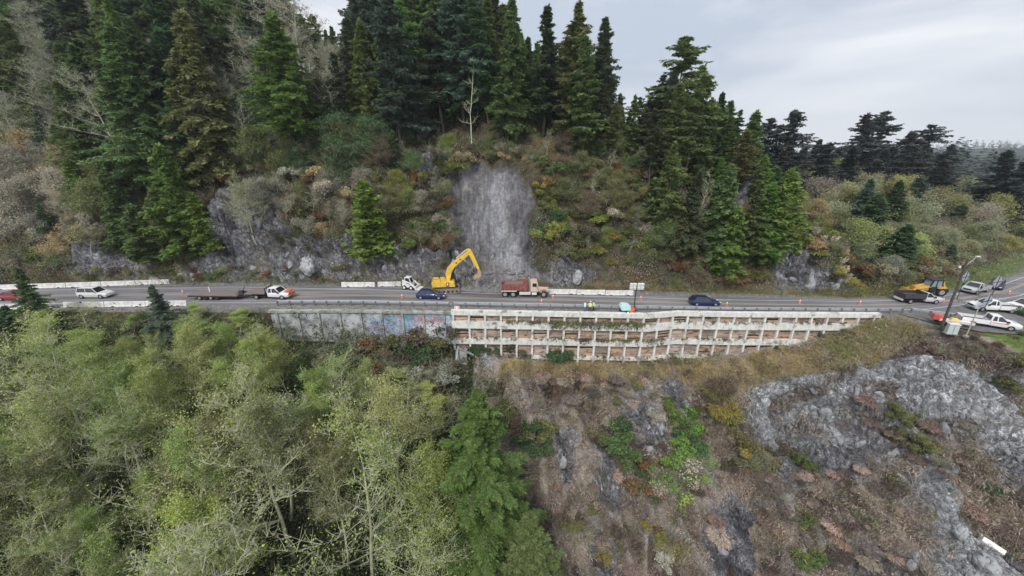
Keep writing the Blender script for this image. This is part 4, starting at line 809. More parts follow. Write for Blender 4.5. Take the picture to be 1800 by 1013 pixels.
# white compact loader next to the barriers
p = onroad(722, 507); ld = empty('compact_loader', p, R(-14), 'small white compact loader parked between the barriers and the excavator', 'loader')
MB().prism([(-1.2, .35), (-1.25, 1.2), (-.9, 1.35), (.35, 1.2), (.5, .35)], -.75, .75).build('body', M_white, ld, bevel=.05)
MB().prism([(-.75, 1.2), (-.7, 2.0), (.1, 2.05), (.4, 1.2)], -.48, .48).build('cab', M_glass, ld); q = MB(); q.box((-.3, 0, 2.07), (1.0, 1.1, .09))
for s in (-1, 1): q.bar((-.75, s * .5, 1.2), (-.7, s * .5, 2.05), .09); q.bar((.4, s * .5, 1.2), (.1, s * .5, 2.05), .09)
q.build('cab_frame', M_white, ld)
for s in (-1, 1):
    MB().prism([(-1.1, 1.45), (-1.0, 1.75), (.6, 1.25), (1.5, .5), (1.45, .25), (1.2, .35), (.4, 1.0)], s * .78 - .08, s * .78 + .08).build('lift_arm', M_white, ld)
    for x in (-.75, .55): wheel(ld, x, s * .8, .38, .28, s, M_white)
MB().box((.1, -.87, 1.16), (.7, .02, .12), Matrix.Rotation(.3, 3, 'Y')).build('lettering_bar', M_black, ld)
MB().prism([(1.35, .1), (1.35, .75), (1.5, .75), (1.55, .25), (2.1, .15), (2.1, .08)], -.95, .95).build('bucket', M_white, ld)

# wheel loader / backhoe on the right behind the small dump truck
p = onroad(1628, 517); bl = empty('backhoe_loader', p, R(172), 'yellow backhoe loader with glass cab parked behind the small dump truck', 'backhoe loader')
MB().prism([(.3, .8), (.3, 1.6), (2.5, 1.5), (2.6, .8)], -.5, .5).build('bonnet', mat('loader_orange', (.70, .36, .08), .5, var=.1), bl, bevel=.05)
MB().prism([(-1.5, .7), (-1.5, 1.6), (.3, 1.6), (.3, .7)], -.75, .75).build('body', M_black, bl, bevel=.05)
MB().prism([(-1.35, 1.6), (-1.2, 2.75), (.2, 2.75), (.5, 1.6)], -.75, .75).build('cab', mat('pale_glass', (.25, .32, .36), .1), bl)
q = MB(); q.box((-.5, 0, 2.82), (1.8, 1.75, .12))
for s in (-1, 1): q.bar((-1.35, s * .77, 1.6), (-1.2, s * .77, 2.8), .14); q.bar((.5, s * .77, 1.6), (.2, s * .77, 2.8), .14); q.bar((-.4, s * .77, 1.6), (-.4, s * .77, 2.8), .12)
q.build('cab_frame', M_black, bl)
for s in (-1, 1):
    wheel(bl, -1.3, s * 1.0, .72, .4, s, M_rim); wheel(bl, 1.9, s * .9, .48, .3, s, M_rim); MB().prism([(.2, 1.5), (.3, 1.8), (2.3, 1.3), (3.4, .5), (3.2, .3), (2.2, 1.0)], s * .65 - .07, s * .65 + .07).build('lift_arm', P_yel, bl)
    MB().prism([(-1.9, 1.45), (-1.7, 1.75), (-.9, 1.75), (-.6, 1.4)], s * 1.0 - .2, s * 1.0 + .2).build('fender', MAT['loader_orange'], bl)
MB().prism([(3.3, .15), (3.3, 1.0), (3.5, 1.0), (3.6, .3), (4.1, .2), (4.1, .1)], -1.1, 1.1).build('front_bucket', P_yel, bl)
MB().prism([(-1.6, .9), (-2.1, 2.4), (-1.85, 2.5), (-1.4, 1.1)], -.12, .12).build('backhoe_boom', P_yel, bl); MB().prism([(-2.0, 2.4), (-2.75, 1.1), (-2.55, 1.0), (-1.8, 2.2)], -.1, .1).build('backhoe_stick', P_yel, bl); MB().prism([(-2.8, 1.2), (-3.05, .7), (-2.7, .4), (-2.4, .55), (-2.6, 1.1)], -.35, .35).build('backhoe_bucket', M_black, bl)

# floodlight trailer
def atY(u, v, Y): return at(u, v, Y)
p = at(1102, 550.5, 53.35); p.z = float(zr(p.x)) + .02; lt = empty('light_tower', p, 0, 'pale blue and orange floodlight trailer with tall mast standing behind the guardrail', 'light tower')
MB().prism([(-1.25, 1.15), (-1.15, 1.45), (-.3, 1.55), (.35, 1.3), (.35, .55), (-1.0, .55)], -.55, .55).build('canopy', mat('pale_turquoise', (.50, .80, .78), .4, var=.05), lt, bevel=.08)
MB().box((-.5, 0, 1.52), (1.1, .9, .06), Matrix.Rotation(.08, 3, 'Y')).build('canopy_top', mat('pale_blue_white', (.70, .82, .88), .35), lt)
MB().box((.55, 0, .6), (.9, .9, .55), Matrix.Rotation(-.25, 3, 'Y')).build('end_housing', P_or, lt, bevel=.05); MB().box((0, 0, .42), (2.3, .8, .12)).build('frame', M_black, lt)
for s in (-1, 1): wheel(lt, -.05, s * .55, .3, .18, s, M_white); MB().bar((1.0, s * .3, .4), (1.6, 0, .38), .08).build('drawbar', M_black, lt); MB().bar((.9, s * .4, .4), (1.3, s * .55, .05), .06).build('outrigger', M_black, lt)
mast = MB().bar((1.0, 0, .3), (1.0, 0, 4.2), .12).build('mast', M_black, lt); MB().bar((.35, 0, 4.25), (1.65, 0, 4.25), .09).build('cross_arm', M_black, mast)
for x in (.2, .7, 1.35, 1.85):
    for z in (4.1, 4.62):
        MB().box((x, -.1, z), (.46, .3, .46), Matrix.Rotation(.25, 3, 'X')).build('floodlight', M_lampw, mast, bevel=.03)
MB().box((1.0, .05, 3.9), (1.4, .3, .12)).build('lamp_bracket', M_black, mast)

# utility pole, cabinet, signs
p = at(1659, 566, 48.9); p.z = -1.35; top = at(1702, 455, 50.2); d = top - p
pole = empty('utility_pole', p, 0, 'dark leaning wooden utility pole with a pale lamp arm on top', 'utility pole')
def wp(mb, name, m, par): return mb.build(name, m, par)
mw = mat('dark_timber', (.07, .06, .055), .9, var=.3, bump=.4); dd = d.normalized()
wp(MB().tube((0, 0, -.3), d, .17, .12, n=12), 'pole', mw, pole); e1_ = d * .97
arm_ = wp(MB().tube(d * .9, d * .9 + Vector((.9, -.1, 1.3)), .05, .04), 'lamp_arm', M_steel, pole); wp(MB().box(d * .9 + Vector((1.05, -.1, 1.38)), (.55, .22, .14)), 'lamp_head', M_lampw, arm_)
wp(MB().bar(d * .86 + Vector((-.9, 0, .1)), d * .86 + Vector((.3, 0, .1)), .1), 'cross_arm', mw, pole); wp(MB().tube(d * .86 + Vector((-.75, 0, .15)), d * .86 + Vector((-.75, 0, .42)), .14), 'insulator', M_lampw, pole)
wp(MB().tube(d * .48 + Vector((.1, -.16, -.2)), d * .48 + Vector((.12, -.2, .35)), .13), 'junction_box', M_steel, pole)
for t in (.55, .62, .7): wp(MB().box(d * t, (.42, .05, .05)), 'step_peg', M_steel, pole)
p = at(1676, 573, 47.5); p.z = -1.4; cb = empty('utility_cabinet', p, R(-18), 'pale green grey utility cabinet standing on the grass beside the pole', 'utility cabinet')
MB().box((0, 0, .75), (1.15, .6, 1.4)).build('cabinet_body', mat('cabinet_paint', (.50, .58, .55), .5, var=.08), cb, bevel=.03); MB().box((0, -.02, 1.5), (1.25, .7, .08)).build('cabinet_roof', M_white, cb); MB().box((0, -.31, .75), (.03, .02, 1.2)).build('door_seam', M_black, cb)
MB().box((0, 0, .04), (1.3, .8, .12)).build('base_slab', M_oconc, cb)
p = at(1668, 562, 50.3); p.z = float(zr(p.x)) + .01; rt = empty('compressor_trailer', p, R(-28), 'small red trailer with yellow gear on its white deck behind the leaning pole', 'trailer')
MB().box((-1.2, 0, .95), (1.3, 1.1, .75), taper=.85).build('engine_cover', mat('trailer_red', (.68, .12, .10), .45), rt, bevel=.06); MB().box((.6, 0, .6), (3.6, 1.4, .14)).build('deck', M_white, rt); MB().box((.6, -.72, .75), (3.6, .05, .3)).build('side_board', mat('pinkish_white', (.78, .62, .58), .5), rt)
MB().box((.6, .1, .85), (1.0, .8, .35), taper=.7).build('tool_pile', mat('yellow_gear', (.70, .58, .12), .6), rt, bevel=.04); MB().bar((2.4, 0, .5), (3.3, 0, .45), .1).build('drawbar', M_black, rt)
for s in (-1, 1):
    for x in (-.9, -.1): wheel(rt, x, s * .75, .33, .2, s, M_black)
def fabric_sign(u, v, Y, rz, label, s=1.0):
    q = at(u, v, Y); z0 = float(zr(q.x)) + .02; h = 1.25 * s; c = q.z - z0
    sg = empty('road_work_sign', (q.x, q.y, z0), rz, label, 'sign'); sg['group'] = 'fabric road signs seen from behind'
    fm = mat('sign_fabric_back', (.36, .38, .44), .6, var=.06)
    MB().poly([(-h, .03, c), (0, .03, c - h), (h, .03, c), (0, .03, c + h), (-h, .05, c), (0, .05, c - h), (h, .05, c), (0, .05, c + h)], [(0, 1, 2, 3), (7, 6, 5, 4), (0, 4, 5, 1), (1, 5, 6, 2), (2, 6, 7, 3), (3, 7, 4, 0)]).build('sign_panel', fm, sg)
    MB().bar((-h, 0, c), (h, 0, c), .07).build('cross_brace', M_black, sg); MB().bar((0, 0, .25), (0, 0, c + h), .07).build('upright', M_black, sg)
    for a in (45, 135, 225, 315): MB().bar((0, 0, .35), (.8 * math.cos(R(a)), .8 * math.sin(R(a)), .03), .06).build('foot', M_black, sg)
fabric_sign(1698, 487, 60, R(18), 'grey back of a diamond road sign beside the top half of the leaning pole', .9)
fabric_sign(1754, 496, 60, R(14), 'grey back of a diamond road sign in front of the dark car on the bend', 1.0)
fabric_sign(1737, 529, 54.5, R(16), 'grey back of a diamond road sign behind the white pickup trucks', .95)
# grey sign post leaning in front of the striped pickup
p = at(1703, 580, 46.6); p.z = -1.45; sp_ = empty('sign_post', p, 0, 'slender pale grey post at the grass edge in front of the striped pickup', 'post'); MB().box((0, 0, 2.1), (.09, .09, 4.4)).build('post', mat('grey_post', (.42, .42, .40), .7), sp_); MB().box((0, 0, .1), (.4, .4, .25)).build('footing', M_oconc, sp_)

# traffic cones
M_cone = mat('cone_orange', (.70, .20, .12), .6); M_cw = mat('cone_white_band', (.85, .85, .85), .4)
cone0 = None
def cone(u, v, label):
    global cone0
    if cone0 is None:
        cone0 = empty('traffic_cone', (0, 0, 0), 0, label, 'traffic cone', 'traffic cones along the closed lane')
        MB().tube((0, 0, .04), (0, 0, .45), .16, .10, 14).build('cone_body', M_cone, cone0, smooth=True); MB().tube((0, 0, .45), (0, 0, .72), .10, .06, 14).build('white_band', M_cw, cone0); MB().tube((0, 0, .72), (0, 0, .92), .06, .03, 14).build('cone_tip', M_cone, cone0); MB().box((0, 0, .02), (.42, .42, .05)).build('base', M_cone, cone0)
        c = cone0
    else: c = copy_tree(cone0)
    c['label'] = label; q = onroad(u, v); c.location = q; c.scale = (.95, .95, .95)
for u, v, l in ((972, 525, 'traffic cone just right of the dump truck'), (1126, 527, 'traffic cone right of the floodlight mast'), (1277, 538, 'traffic cone ahead of the right blue car'), (1405, 534, 'traffic cone alone on the straight between blue car and backhoe'), (1511, 535, 'traffic cone left of the small dump truck'), (1657, 531, 'traffic cone right of the small dump truck'), (1773, 517, 'traffic cone on the bend right of the fabric sign'), (322, 517, 'traffic cone behind the left end of the trailer'), (707, 524, 'traffic cone left of the dark blue car below the loader'), (952, 533, 'traffic cone by the guardrail below the dump truck')):
    cone(u, v, l)
# small red marker above the wall corner
p = at(803, 541, 53.0); p.z = float(zr(p.x)) + .05; mk = empty('marker_sign', p, 0, 'small red and white marker panel at the left end of the retaining wall', 'marker'); MB().box((0, 0, .45), (.75, .05, .55)).build('panel', M_white, mk)
for x in (-.2, .2): 
    for z in (.32, .58): MB().box((x, -.03, z), (.22, .02, .16)).build('red_square', M_cone, mk)
for s in (-1, 1): MB().box((s * .3, 0, .1), (.05, .05, .35)).build('leg', M_black, mk)
# tall posts at the wall top
# ------------------------------------------------------------------ people
def person(loc, rz, label, vest, trousers, hat, lean=0.0, arms='down', skinc=(.50, .33, .25)):
    e_ = empty('person', loc, rz, label, 'person')
    J = {'pel': (0, 0, .95), 'sp': (0, 0, 1.15), 'ch': (.0, 0, 1.38), 'nk': (.01, 0, 1.52), 'hd0': (.02, 0, 1.60), 'hd': (.03, 0, 1.70)}
    V = []; Ed = []; Rd = []
    def add(p_, r, par=None):
        V.append(p_); Rd.append(r)
        if par is not None: Ed.append((par, len(V) - 1))
        return len(V) - 1
    pel = add((0, 0, .95), (.15, .12)); s1 = add((0, 0, 1.15), (.15, .11), pel); ch = add((.01 + lean, 0, 1.38), (.17, .12), s1); nk = add((.02 + lean, 0, 1.50), (.06, .06), ch); hd = add((.04 + lean, 0, 1.62), (.085, .095), nk); ht = add((.05 + lean, 0, 1.73), (.075, .085), hd)
    for s in (-1, 1):
        hp = add((0, s * .10, .88), (.10, .10), pel); kn = add((.03 * s + .02, s * .12, .50), (.065, .065), hp); an = add((.04 * s - .02, s * .13, .10), (.045, .045), kn); add((.04 * s + .14, s * .15, .05), (.04, .035), an)
        sh = add((lean, s * .20, 1.40), (.06, .06), ch)
        if arms == 'down': el = add((-.03, s * .27, 1.12), (.045, .045), sh); wr = add((.07, s * .27, .88), (.03, .03), el)
        else: el = add((.08, s * .28, 1.15), (.045, .045), sh); wr = add((.32, s * .16, 1.18), (.03, .03), el)
        wv = Vector(V[wr]); dv = (wv - Vector(V[el])).normalized(); pm_ = add(tuple(wv + dv * .07), (.035, .02), wr)
        for k in range(4):
            b0 = Vector(V[pm_]); f1 = add(tuple(b0 + dv * (.05 + .006 * (1 - abs(k - 1.5))) + Vector((0, 0, 0)) + Vector((0, (k - 1.5) * .02, 0))), (.009, .009), pm_); add(tuple(Vector(V[f1]) + dv * .03 + Vector((.012, 0, -.012))), (.008, .008), f1)
        add(tuple(wv + dv * .05 + Vector((.04, -s * .02, 0))), (.01, .01), wr)
    me = bpy.data.meshes.new('body'); me.from_pydata(V, Ed, []); o = link('body', me, e_); me.materials.append(mat('skin', skinc, .6))
    md = o.modifiers.new('skin', 'SKIN'); ss = o.modifiers.new('sub', 'SUBSURF'); ss.levels = ss.render_levels = 1
    for i, r in enumerate(Rd): me.skin_vertices[0].data[i].radius = r
    me.skin_vertices[0].data[0].use_root = True
    def cloth(rings, name, m):
        mb = MB(); mb.loft([[(cx + rx * math.cos(2 * math.pi * k / 12), cy + ry * math.sin(2 * math.pi * k / 12), z) for k in range(12)] for cx, cy, z, rx, ry in rings]); return mb.build(name, m, e_, smooth=True)
    mv = mat('vest_' + vest[0], vest[1], .6); mt_ = mat('trousers_' + trousers[0], trousers[1], .8)
    cloth([(0, 0, .92, .16, .20), (0, 0, 1.1, .15, .19), (.01 + lean * .7, 0, 1.35, .16, .225), (lean, 0, 1.46, .12, .17), (lean, 0, 1.50, .07, .08)], 'vest', mv)
    mb = MB(); mb.tube((lean * .6, 0, 1.17), (lean * .6, 0, 1.22), .205, n=12); q = mb.build('reflective_band', mat('reflective', (.75, .76, .72), .3), e_); q.scale = (.82, 1.0, 1)
    for s in (-1, 1):
        cloth([(0, s * .10, .97, .13, .11), (.01, s * .11, .75, .105, .10), (.03 * s + .02, s * .12, .50, .085, .085), (.04 * s, s * .13, .30, .085, .08), (.04 * s - .02, s * .13, .09, .07, .07)], 'trouser_leg', mt_)
        MB().box((.04 * s + .06, s * .14, .05), (.29, .11, .10)).build('boot', M_black, e_, bevel=.02)
        i0 = [i for i, v in enumerate(V) if abs(v[1] - s * .20) < 1e-6 and abs(v[2] - 1.40) < 1e-6][0]; elp = V[i0 + 1]; shp = V[i0]; wrp = V[i0 + 2]
        MB().tube(shp, elp, .078, .062).build('sleeve', mv if arms == 'down' else mt_, e_); MB().tube(elp, tuple(Vector(elp).lerp(Vector(wrp), .85)), .06, .045).build('sleeve', mv if arms == 'down' else mt_, e_)
    hx = .05 + lean
    mh = mat('hat_' + hat[0], hat[1], .4); MB().sphere((hx, 0, 1.735), (.115, .105, .10), 12, 8).build('hard_hat', mh, e_, smooth=True); MB().tube((hx + .02, 0, 1.715), (hx + .02, 0, 1.73), .14, n=14).build('hat_brim', mh, e_)
    MB().box((hx + .083, 0, 1.635), (.03, .025, .045)).build('nose', MAT['skin'], e_)
    for s in (-1, 1): MB().sphere((hx + .075, s * .03, 1.665), .011, 6, 4).build('eye', M_black, e_); MB().sphere((hx - .01, s * .088, 1.64), (.02, .012, .03), 6, 5).build('ear', MAT['skin'], e_)
    MB().box((hx + .08, 0, 1.60), (.015, .045, .01)).build('mouth', mat('lips', (.35, .15, .13), .6), e_)
    return e_
lime = ('lime', (.55, .78, .35)); yl = ('yellow', (.72, .72, .30))
for u, rz, lab, ve, tr, ha, ar in ((1027.5, 80, 'worker in pale green vest and blue trousers, leftmost of three at the guardrail', ('pale_green', (.55, .80, .66)), ('blue', (.12, .16, .35)), ('blue', (.12, .16, .45)), 'front'),
                           (1036.5, 60, 'worker in a yellow vest and white hard hat between two colleagues', yl, ('dark_blue', (.05, .07, .12)), ('white_pink', (.75, .65, .62)), 'down'),
                           (1043, 200, 'worker in a lime vest and black trousers, rightmost of three at the guardrail', lime, ('black', (.03, .03, .035)), ('dark', (.05, .05, .06)), 'down')):
    q = at(u, 549.5, 53.45 if u < 1040 else 53.75); q.z = float(zr(q.x)) - .02; person(q, R(rz), lab, ve, tr, ha, .04, ar)
#==PART3==
# ------------------------------------------------------------------ vegetation builders
def tubes(P0, P1, R0, R1, k=4):
    P0, P1 = np.asarray(P0, float), np.asarray(P1, float); R0 = np.asarray(R0, float)[:, None]; R1 = np.asarray(R1, float)[:, None]
    d = P1 - P0; d /= np.linalg.norm(d, axis=1, keepdims=True) + 1e-9
    ref = np.where(np.abs(d[:, 2:3]) > .9, np.array([[1., 0, 0]]), np.array([[0, 0, 1.]])); x = np.cross(d, ref); x /= np.linalg.norm(x, axis=1, keepdims=True) + 1e-9; y = np.cross(d, x)
    V = []; n = len(P0)
    for P, Rr in ((P0, R0), (P1, R1)):
        for j in range(k): a = 2 * math.pi * j / k; V.append(P + (x * math.cos(a) + y * math.sin(a)) * Rr)
    V = np.stack(V, 1).reshape(-1, 3); b = (np.arange(n) * 2 * k)[:, None]; F_ = []
    for j in range(k): F_.append(np.concatenate([b + j, b + (j + 1) % k, b + k + (j + 1) % k, b + k + j], 1))
    return V, np.concatenate(F_)
def cards(c, d, n, l, w):
    """kite shaped leaf faces: centre start c, direction d, facing n, length l, width w"""
    d = d / (np.linalg.norm(d, axis=1, keepdims=True) + 1e-9); s = np.cross(d, n); s /= (np.linalg.norm(s, axis=1, keepdims=True) + 1e-9); l = l[:, None]; w = w[:, None]
    V = np.stack([c, c + d * l * .45 + s * w * .5, c + d * l, c + d * l * .45 - s * w * .5], 1).reshape(-1, 3)
    return V, np.arange(len(c) * 4).reshape(-1, 4)
def uv3(n, r): v = r.normal(size=(n, 3)); return v / (np.linalg.norm(v, axis=1, keepdims=True) + 1e-9)
def conifer_mesh(name, h=20., rb=3.6, base=.12, nlev=46, seed=0, full=.9, droop=.35, nspray=12, pw=.85, fw=.42, irr=.25, bare=0.0, sub=3, fine=.34, wob=.10):
    r = np.random.default_rng(seed); SP0, SP1, SR0, SR1 = [], [], [], []; c, d, n, l, w = [], [], [], [], []
    lean = r.normal(size=2) * .012
    tr = lambda z: np.array([lean[0] * z + .12 * math.sin(z * .5 + seed), lean[1] * z + .12 * math.cos(z * .4 + seed), z])
    zz = np.linspace(0, h, 12); rt = h * .013
    for a, b in zip(zz[:-1], zz[1:]): SP0.append(tr(a)); SP1.append(tr(b)); SR0.append(rt * (1 - a / h) + .02); SR1.append(rt * (1 - b / h) + .02)
    nt = len(SP0); sect = r.uniform(.62, 1.2, 9)
    for i in range(nlev):
        f = base + (1 - base) * (i + .5) / nlev; z0 = f * h; t = (f - base) / (1 - base)
        Lm = rb * (1 - t) ** pw * min(1, .45 + t * 4) * (1 + wob * math.sin(t * 17 + seed) + wob * math.sin(t * 7.3 + seed * 2)) + .12
        for k in range(int(r.integers(5, 8))):
            if r.random() > full: continue
            a = r.uniform(0, 2 * math.pi); Lb = Lm * r.uniform(1 - irr * 2, 1 + irr) * sect[int(a / 6.2832 * 9) % 9]; z = z0 + r.uniform(-.5, .5) * h / nlev
            up = .35 * t + r.uniform(-.1, .1) - .05; dh = np.array([math.cos(a), math.sin(a), 0]); m = max(4, int(nspray * (.4 + .6 * Lb / rb)))
            P = lambda s: tr(z) + dh * Lb * s + np.array([0, 0, Lb * (up * s - droop * s * s + .12 * s ** 4)])
            p0, p1, p2 = P(0), P(.5), P(.97); br = .012 + .012 * Lb
            SP0 += [p0, p1]; SP1 += [p1, p2]; SR0 += [br, br * .6]; SR1 += [br * .6, br * .2]
            if r.random() < bare * (1 - t): continue
            side = np.array([-dh[1], dh[0], 0]); ss = np.linspace(.18, 1, m)
            for s in ss:
                for sg in (-1, 1):
                    q = P(s) ; dv = dh * r.uniform(.35, .9) + side * sg * r.uniform(.5, 1.1) * (1.15 - s * .6) + np.array([0, 0, r.uniform(-.45, .12)])
                    c.append(q); d.append(dv); n.append(np.array([r.normal() * .35, r.normal() * .35, 1])); l.append((.30 * Lb * (1.15 - s) + .28) * r.uniform(.7, 1.3)); w.append(fw * r.uniform(.6, 1.2))
                if r.random() < .5: c.append(P(s)); d.append(np.array([r.normal() * .3, r.normal() * .3, -1.])); n.append(dh + r.normal(size=3) * .3); l.append(.35 * r.uniform(.6, 1.4)); w.append(fw * .7)
    for _ in range(16): c.append(tr(h * r.uniform(.93, 1))); d.append(np.array([r.normal() * .5, r.normal() * .5, 1.])); n.append(uv3(1, r)[0]); l.append(.5); w.append(.15)
    c, d, n, l, w = map(np.array, (c, d, n, l, w)); d = d / (np.linalg.norm(d, axis=1, keepdims=True) + 1e-9); q = []
    sdv = np.cross(d, n); sdv /= (np.linalg.norm(sdv, axis=1, keepdims=True) + 1e-9)
    for i in range(sub):
        for sg in (-1, 1):
            t = (i + .3 + r.uniform(-.2, .2, len(c))) / sub; cc = c + d * (l * t * .85)[:, None] - np.array([0, 0, .12]) * (l * t)[:, None]; q.append((cc, d + sdv * (sg * r.uniform(.3, 1.0, len(c)))[:, None] + r.normal(size=c.shape) * .15, n + r.normal(size=c.shape) * .3, fine * (1.25 - .5 * t) * r.uniform(.6, 1.4, len(c)) + l * .12, fw * .5 * r.uniform(.6, 1.2, len(c))))
    c, d, n, l, w = [np.concatenate([a_[k] for a_ in q]) for k in range(5)]
    Vc, Fc = cards(c, d, n, l, w); Vt, Ft = tubes(SP0, SP1, SR0, SR1, 5)
    cr_ = mesh_np(name + '_crown', Vc, [Fc], [M_leaf]); tk = mesh_np(name + '_trunk', Vt, [Ft], [M_bark]); return tk, cr_
def broad_mesh(name, h=12., rc=3.6, seed=0, leaves=4500, lsize=.22, nlimb=12, bark=None, trunkfrac=.35, levels=3, lean=.08, twigr=.012, fork=2, crown_flat=.8, spread=1.0, up=0.0):
    r = random.Random(seed); rn = np.random.default_rng(seed); S0, S1, A, B, tips = [], [], [], [], []
    def branch(p, d, L_, rad, lev):
        nseg = 4 if lev < 2 else 3; q = p
        for i in range(nseg):
            nd = (d + Vector((r.gauss(0, .17), r.gauss(0, .17), r.gauss(0, .10) + (.06 if lev else 0)))).normalized(); e = q + nd * L_ / nseg; ra = rad * (1 - .8 * i / nseg); rb_ = rad * (1 - .8 * (i + 1) / nseg)
            S0.append(tuple(q)); S1.append(tuple(e)); A.append(ra); B.append(rb_); d = nd; q = e
            if lev < levels and (lev > 0 or i > 0):
                for _ in range(2 if lev < levels - 1 else 3):
                    az = r.uniform(0, 6.283); sd = Vector((math.cos(az), math.sin(az), r.uniform(-.1, .7))); branch(q, (d * .55 + sd * .75).normalized(), L_ * r.uniform(.35, .6), max(rad * .42, twigr), lev + 1)
            if lev >= levels - 1: tips.append(tuple(q))
        tips.append(tuple(q))
    t = Vector((0, 0, -.4)); d = Vector((r.gauss(0, lean), r.gauss(0, lean), 1)).normalized(); R0 = h * .0125
    n = 9
    for i in range(n):
        d = (d + Vector((r.gauss(0, .07), r.gauss(0, .07), .1))).normalized(); e = t + d * (h + .4) / n; f0, f1 = i / n, (i + 1) / n
        S0.append(tuple(t)); S1.append(tuple(e)); A.append(R0 * (1 - f0 * .85)); B.append(R0 * (1 - f1 * .85)); t = e
        if f1 > trunkfrac:
            for _ in range(max(1, round(nlimb / (n * (1 - trunkfrac))))):
                az = r.uniform(0, 6.283); el = r.uniform(.15, .8) * spread ** -1 + up; g = (f1 - trunkfrac) / (1 - trunkfrac)
                branch(t, Vector((math.cos(az), math.sin(az), el)).normalized(), rc * (1.05 - g * .6) * r.uniform(.7, 1.1), R0 * (1 - f1 * .75) * .5, 1)
    V, F_ = tubes(S0, S1, A, B, 4 if h > 5 else 3)
    tk = mesh_np(name + '_trunk', V, [F_], [bark or M_pale])
    tp = np.array(tips)
    if leaves:
        i = rn.integers(0, len(tp), leaves); cc = tp[i] + rn.normal(size=(leaves, 3)) * lsize * 1.5; dd = uv3(leaves, rn); nn = uv3(leaves, rn) + np.array([0, 0, .8])
        V, F_ = cards(cc, dd, nn, lsize * rn.uniform(.6, 1.3, leaves), lsize * .75 * rn.uniform(.6, 1.3, leaves))
    else: return tk, None
    return tk, mesh_np(name + '_crown', V, [F_], [M_leaf])
def shrub_mesh(name, seed, leaves=1500, size=.11, kind='leafy', stems=26):
    """about 1 m radius; kinds leafy, twiggy, fern"""
    r = np.random.default_rng(seed); lob = [(r.normal() * .5, r.normal() * .5, r.uniform(.3, 1.25), r.uniform(.2, .5)) for _ in range(8)]
    S0, S1, A, B = [], [], [], []
    for k in range(stems):
        a = r.uniform(0, 6.28); rad = r.uniform(.2, 1.05); e = np.array([math.cos(a) * rad, math.sin(a) * rad, r.uniform(.5, 1.35)]); m = e * .5 + np.array([0, 0, .2]) + r.normal(size=3) * .08
        S0 += [np.zeros(3), m]; S1 += [m, e]; A += [.03, .018]; B += [.018, .006]
        if kind == 'twiggy':
            for _ in range(9): q = m + (e - m) * r.uniform(0, 1); S0.append(q); S1.append(q + r.normal(size=3) * .26 + np.array([0, 0, .14])); A.append(.014); B.append(.006)
    V, F_ = tubes(S0, S1, A, B, 3); st = mesh_np(name + '_stems', V, [F_], [M_twig if kind == 'twiggy' else M_bark])
    if kind == 'fern':
        n = leaves; a = r.uniform(0, 6.28, n); rr = r.uniform(0, .9, n) ** .7; c = np.stack([np.cos(a) * rr, np.sin(a) * rr, r.uniform(.1, .7, n) * (1.1 - rr)], 1); d = np.stack([np.cos(a), np.sin(a), r.uniform(-1.1, .5, n)], 1) + r.normal(size=(n, 3)) * .3
        V, F_ = cards(c, d, uv3(n, r) + [0, 0, 1], r.uniform(.2, .55, n), r.uniform(.03, .08, n))
    else:
        n = leaves; k = r.integers(0, 8, n); L_ = np.array(lob)[k]; v = uv3(n, r); c = L_[:, :3] + v * L_[:, 3:4] * r.uniform(.55, 1.05, (n, 1)) * np.array([1, 1, .85]); c[:, 2] = np.abs(c[:, 2])
        V, F_ = cards(c, v * .5 + uv3(n, r), v + uv3(n, r) * .7, size * r.uniform(.6, 1.5, n), size * .8 * r.uniform(.6, 1.3, n))
    return st, mesh_np(name + '_leaves', V, [F_], [M_leaf])
RF = rockc.ravel()
def rockat(u, v):
    r = BVH.ray_cast(Vector((0, 0, H)), ray(u, v).normalized(), 600); return 0 if r[2] is None else float(RF[Fq[r[2]][0]])
MESH = {}
for i in range(8): MESH['spruce%d' % i] = conifer_mesh('spruce', 20, [4.9, 4.2, 5.6, 4.0, 4.6, 5.2, 3.7, 4.4][i], [.06, .10, .04, .14, .08, .2, .05, .12][i], 44, 10 + i, [.9, .82, .93, .75, .86, .78, .9, .7][i], [.36, .30, .42, .26, .5, .34, .3, .22][i], 12, [.88, .80, .95, .78, .9, .72, .85, .8][i], irr=[.28, .34, .25, .4, .3, .38, .28, .42][i], fw=.55, fine=.5, wob=[.08, .12, .06, .16, .1, .16, .1, .18][i])
for i in range(6): MESH['fir%d' % i] = conifer_mesh('open_fir', 22, [5.4, 4.6, 6.0, 5.0, 4.2, 5.6][i], [.28, .18, .34, .14, .4, .22][i], [34, 38, 30, 38, 32, 28][i], 30 + i, [.68, .75, .6, .74, .62, .58][i], .26, 13, [.66, .72, .6, .78, .62, .7][i], irr=.42, bare=.2, fw=.55, fine=.5, wob=.2)
for i in range(3): MESH['young%d' % i] = conifer_mesh('young_fir', 10, [3.1, 2.7, 3.4][i], .03, 30, 50 + i, .97, .25, 11, .74, fw=.5, irr=.2, fine=.40)
MESH['near0'] = conifer_mesh('near_fir', 19, 5.2, .10, 38, 61, .92, .36, 26, .88, fw=.20, irr=.30, sub=7, fine=.17)
MESH['near1'] = conifer_mesh('near_fir', 15, 4.4, .06, 46, 62, .92, .32, 20, .85, fw=.22, irr=.28, sub=5, fine=.18)
for i in range(6): MESH['alder%d' % i] = broad_mesh('alder', [13, 12, 14, 11, 13, 12][i], [3.6, 3.9, 3.3, 3.6, 4.0, 3.2][i], 70 + i, [11500, 13000, 7500, 13500, 8500, 4200][i], .14, 16, up=.35, trunkfrac=.42, lean=.11, twigr=.02)
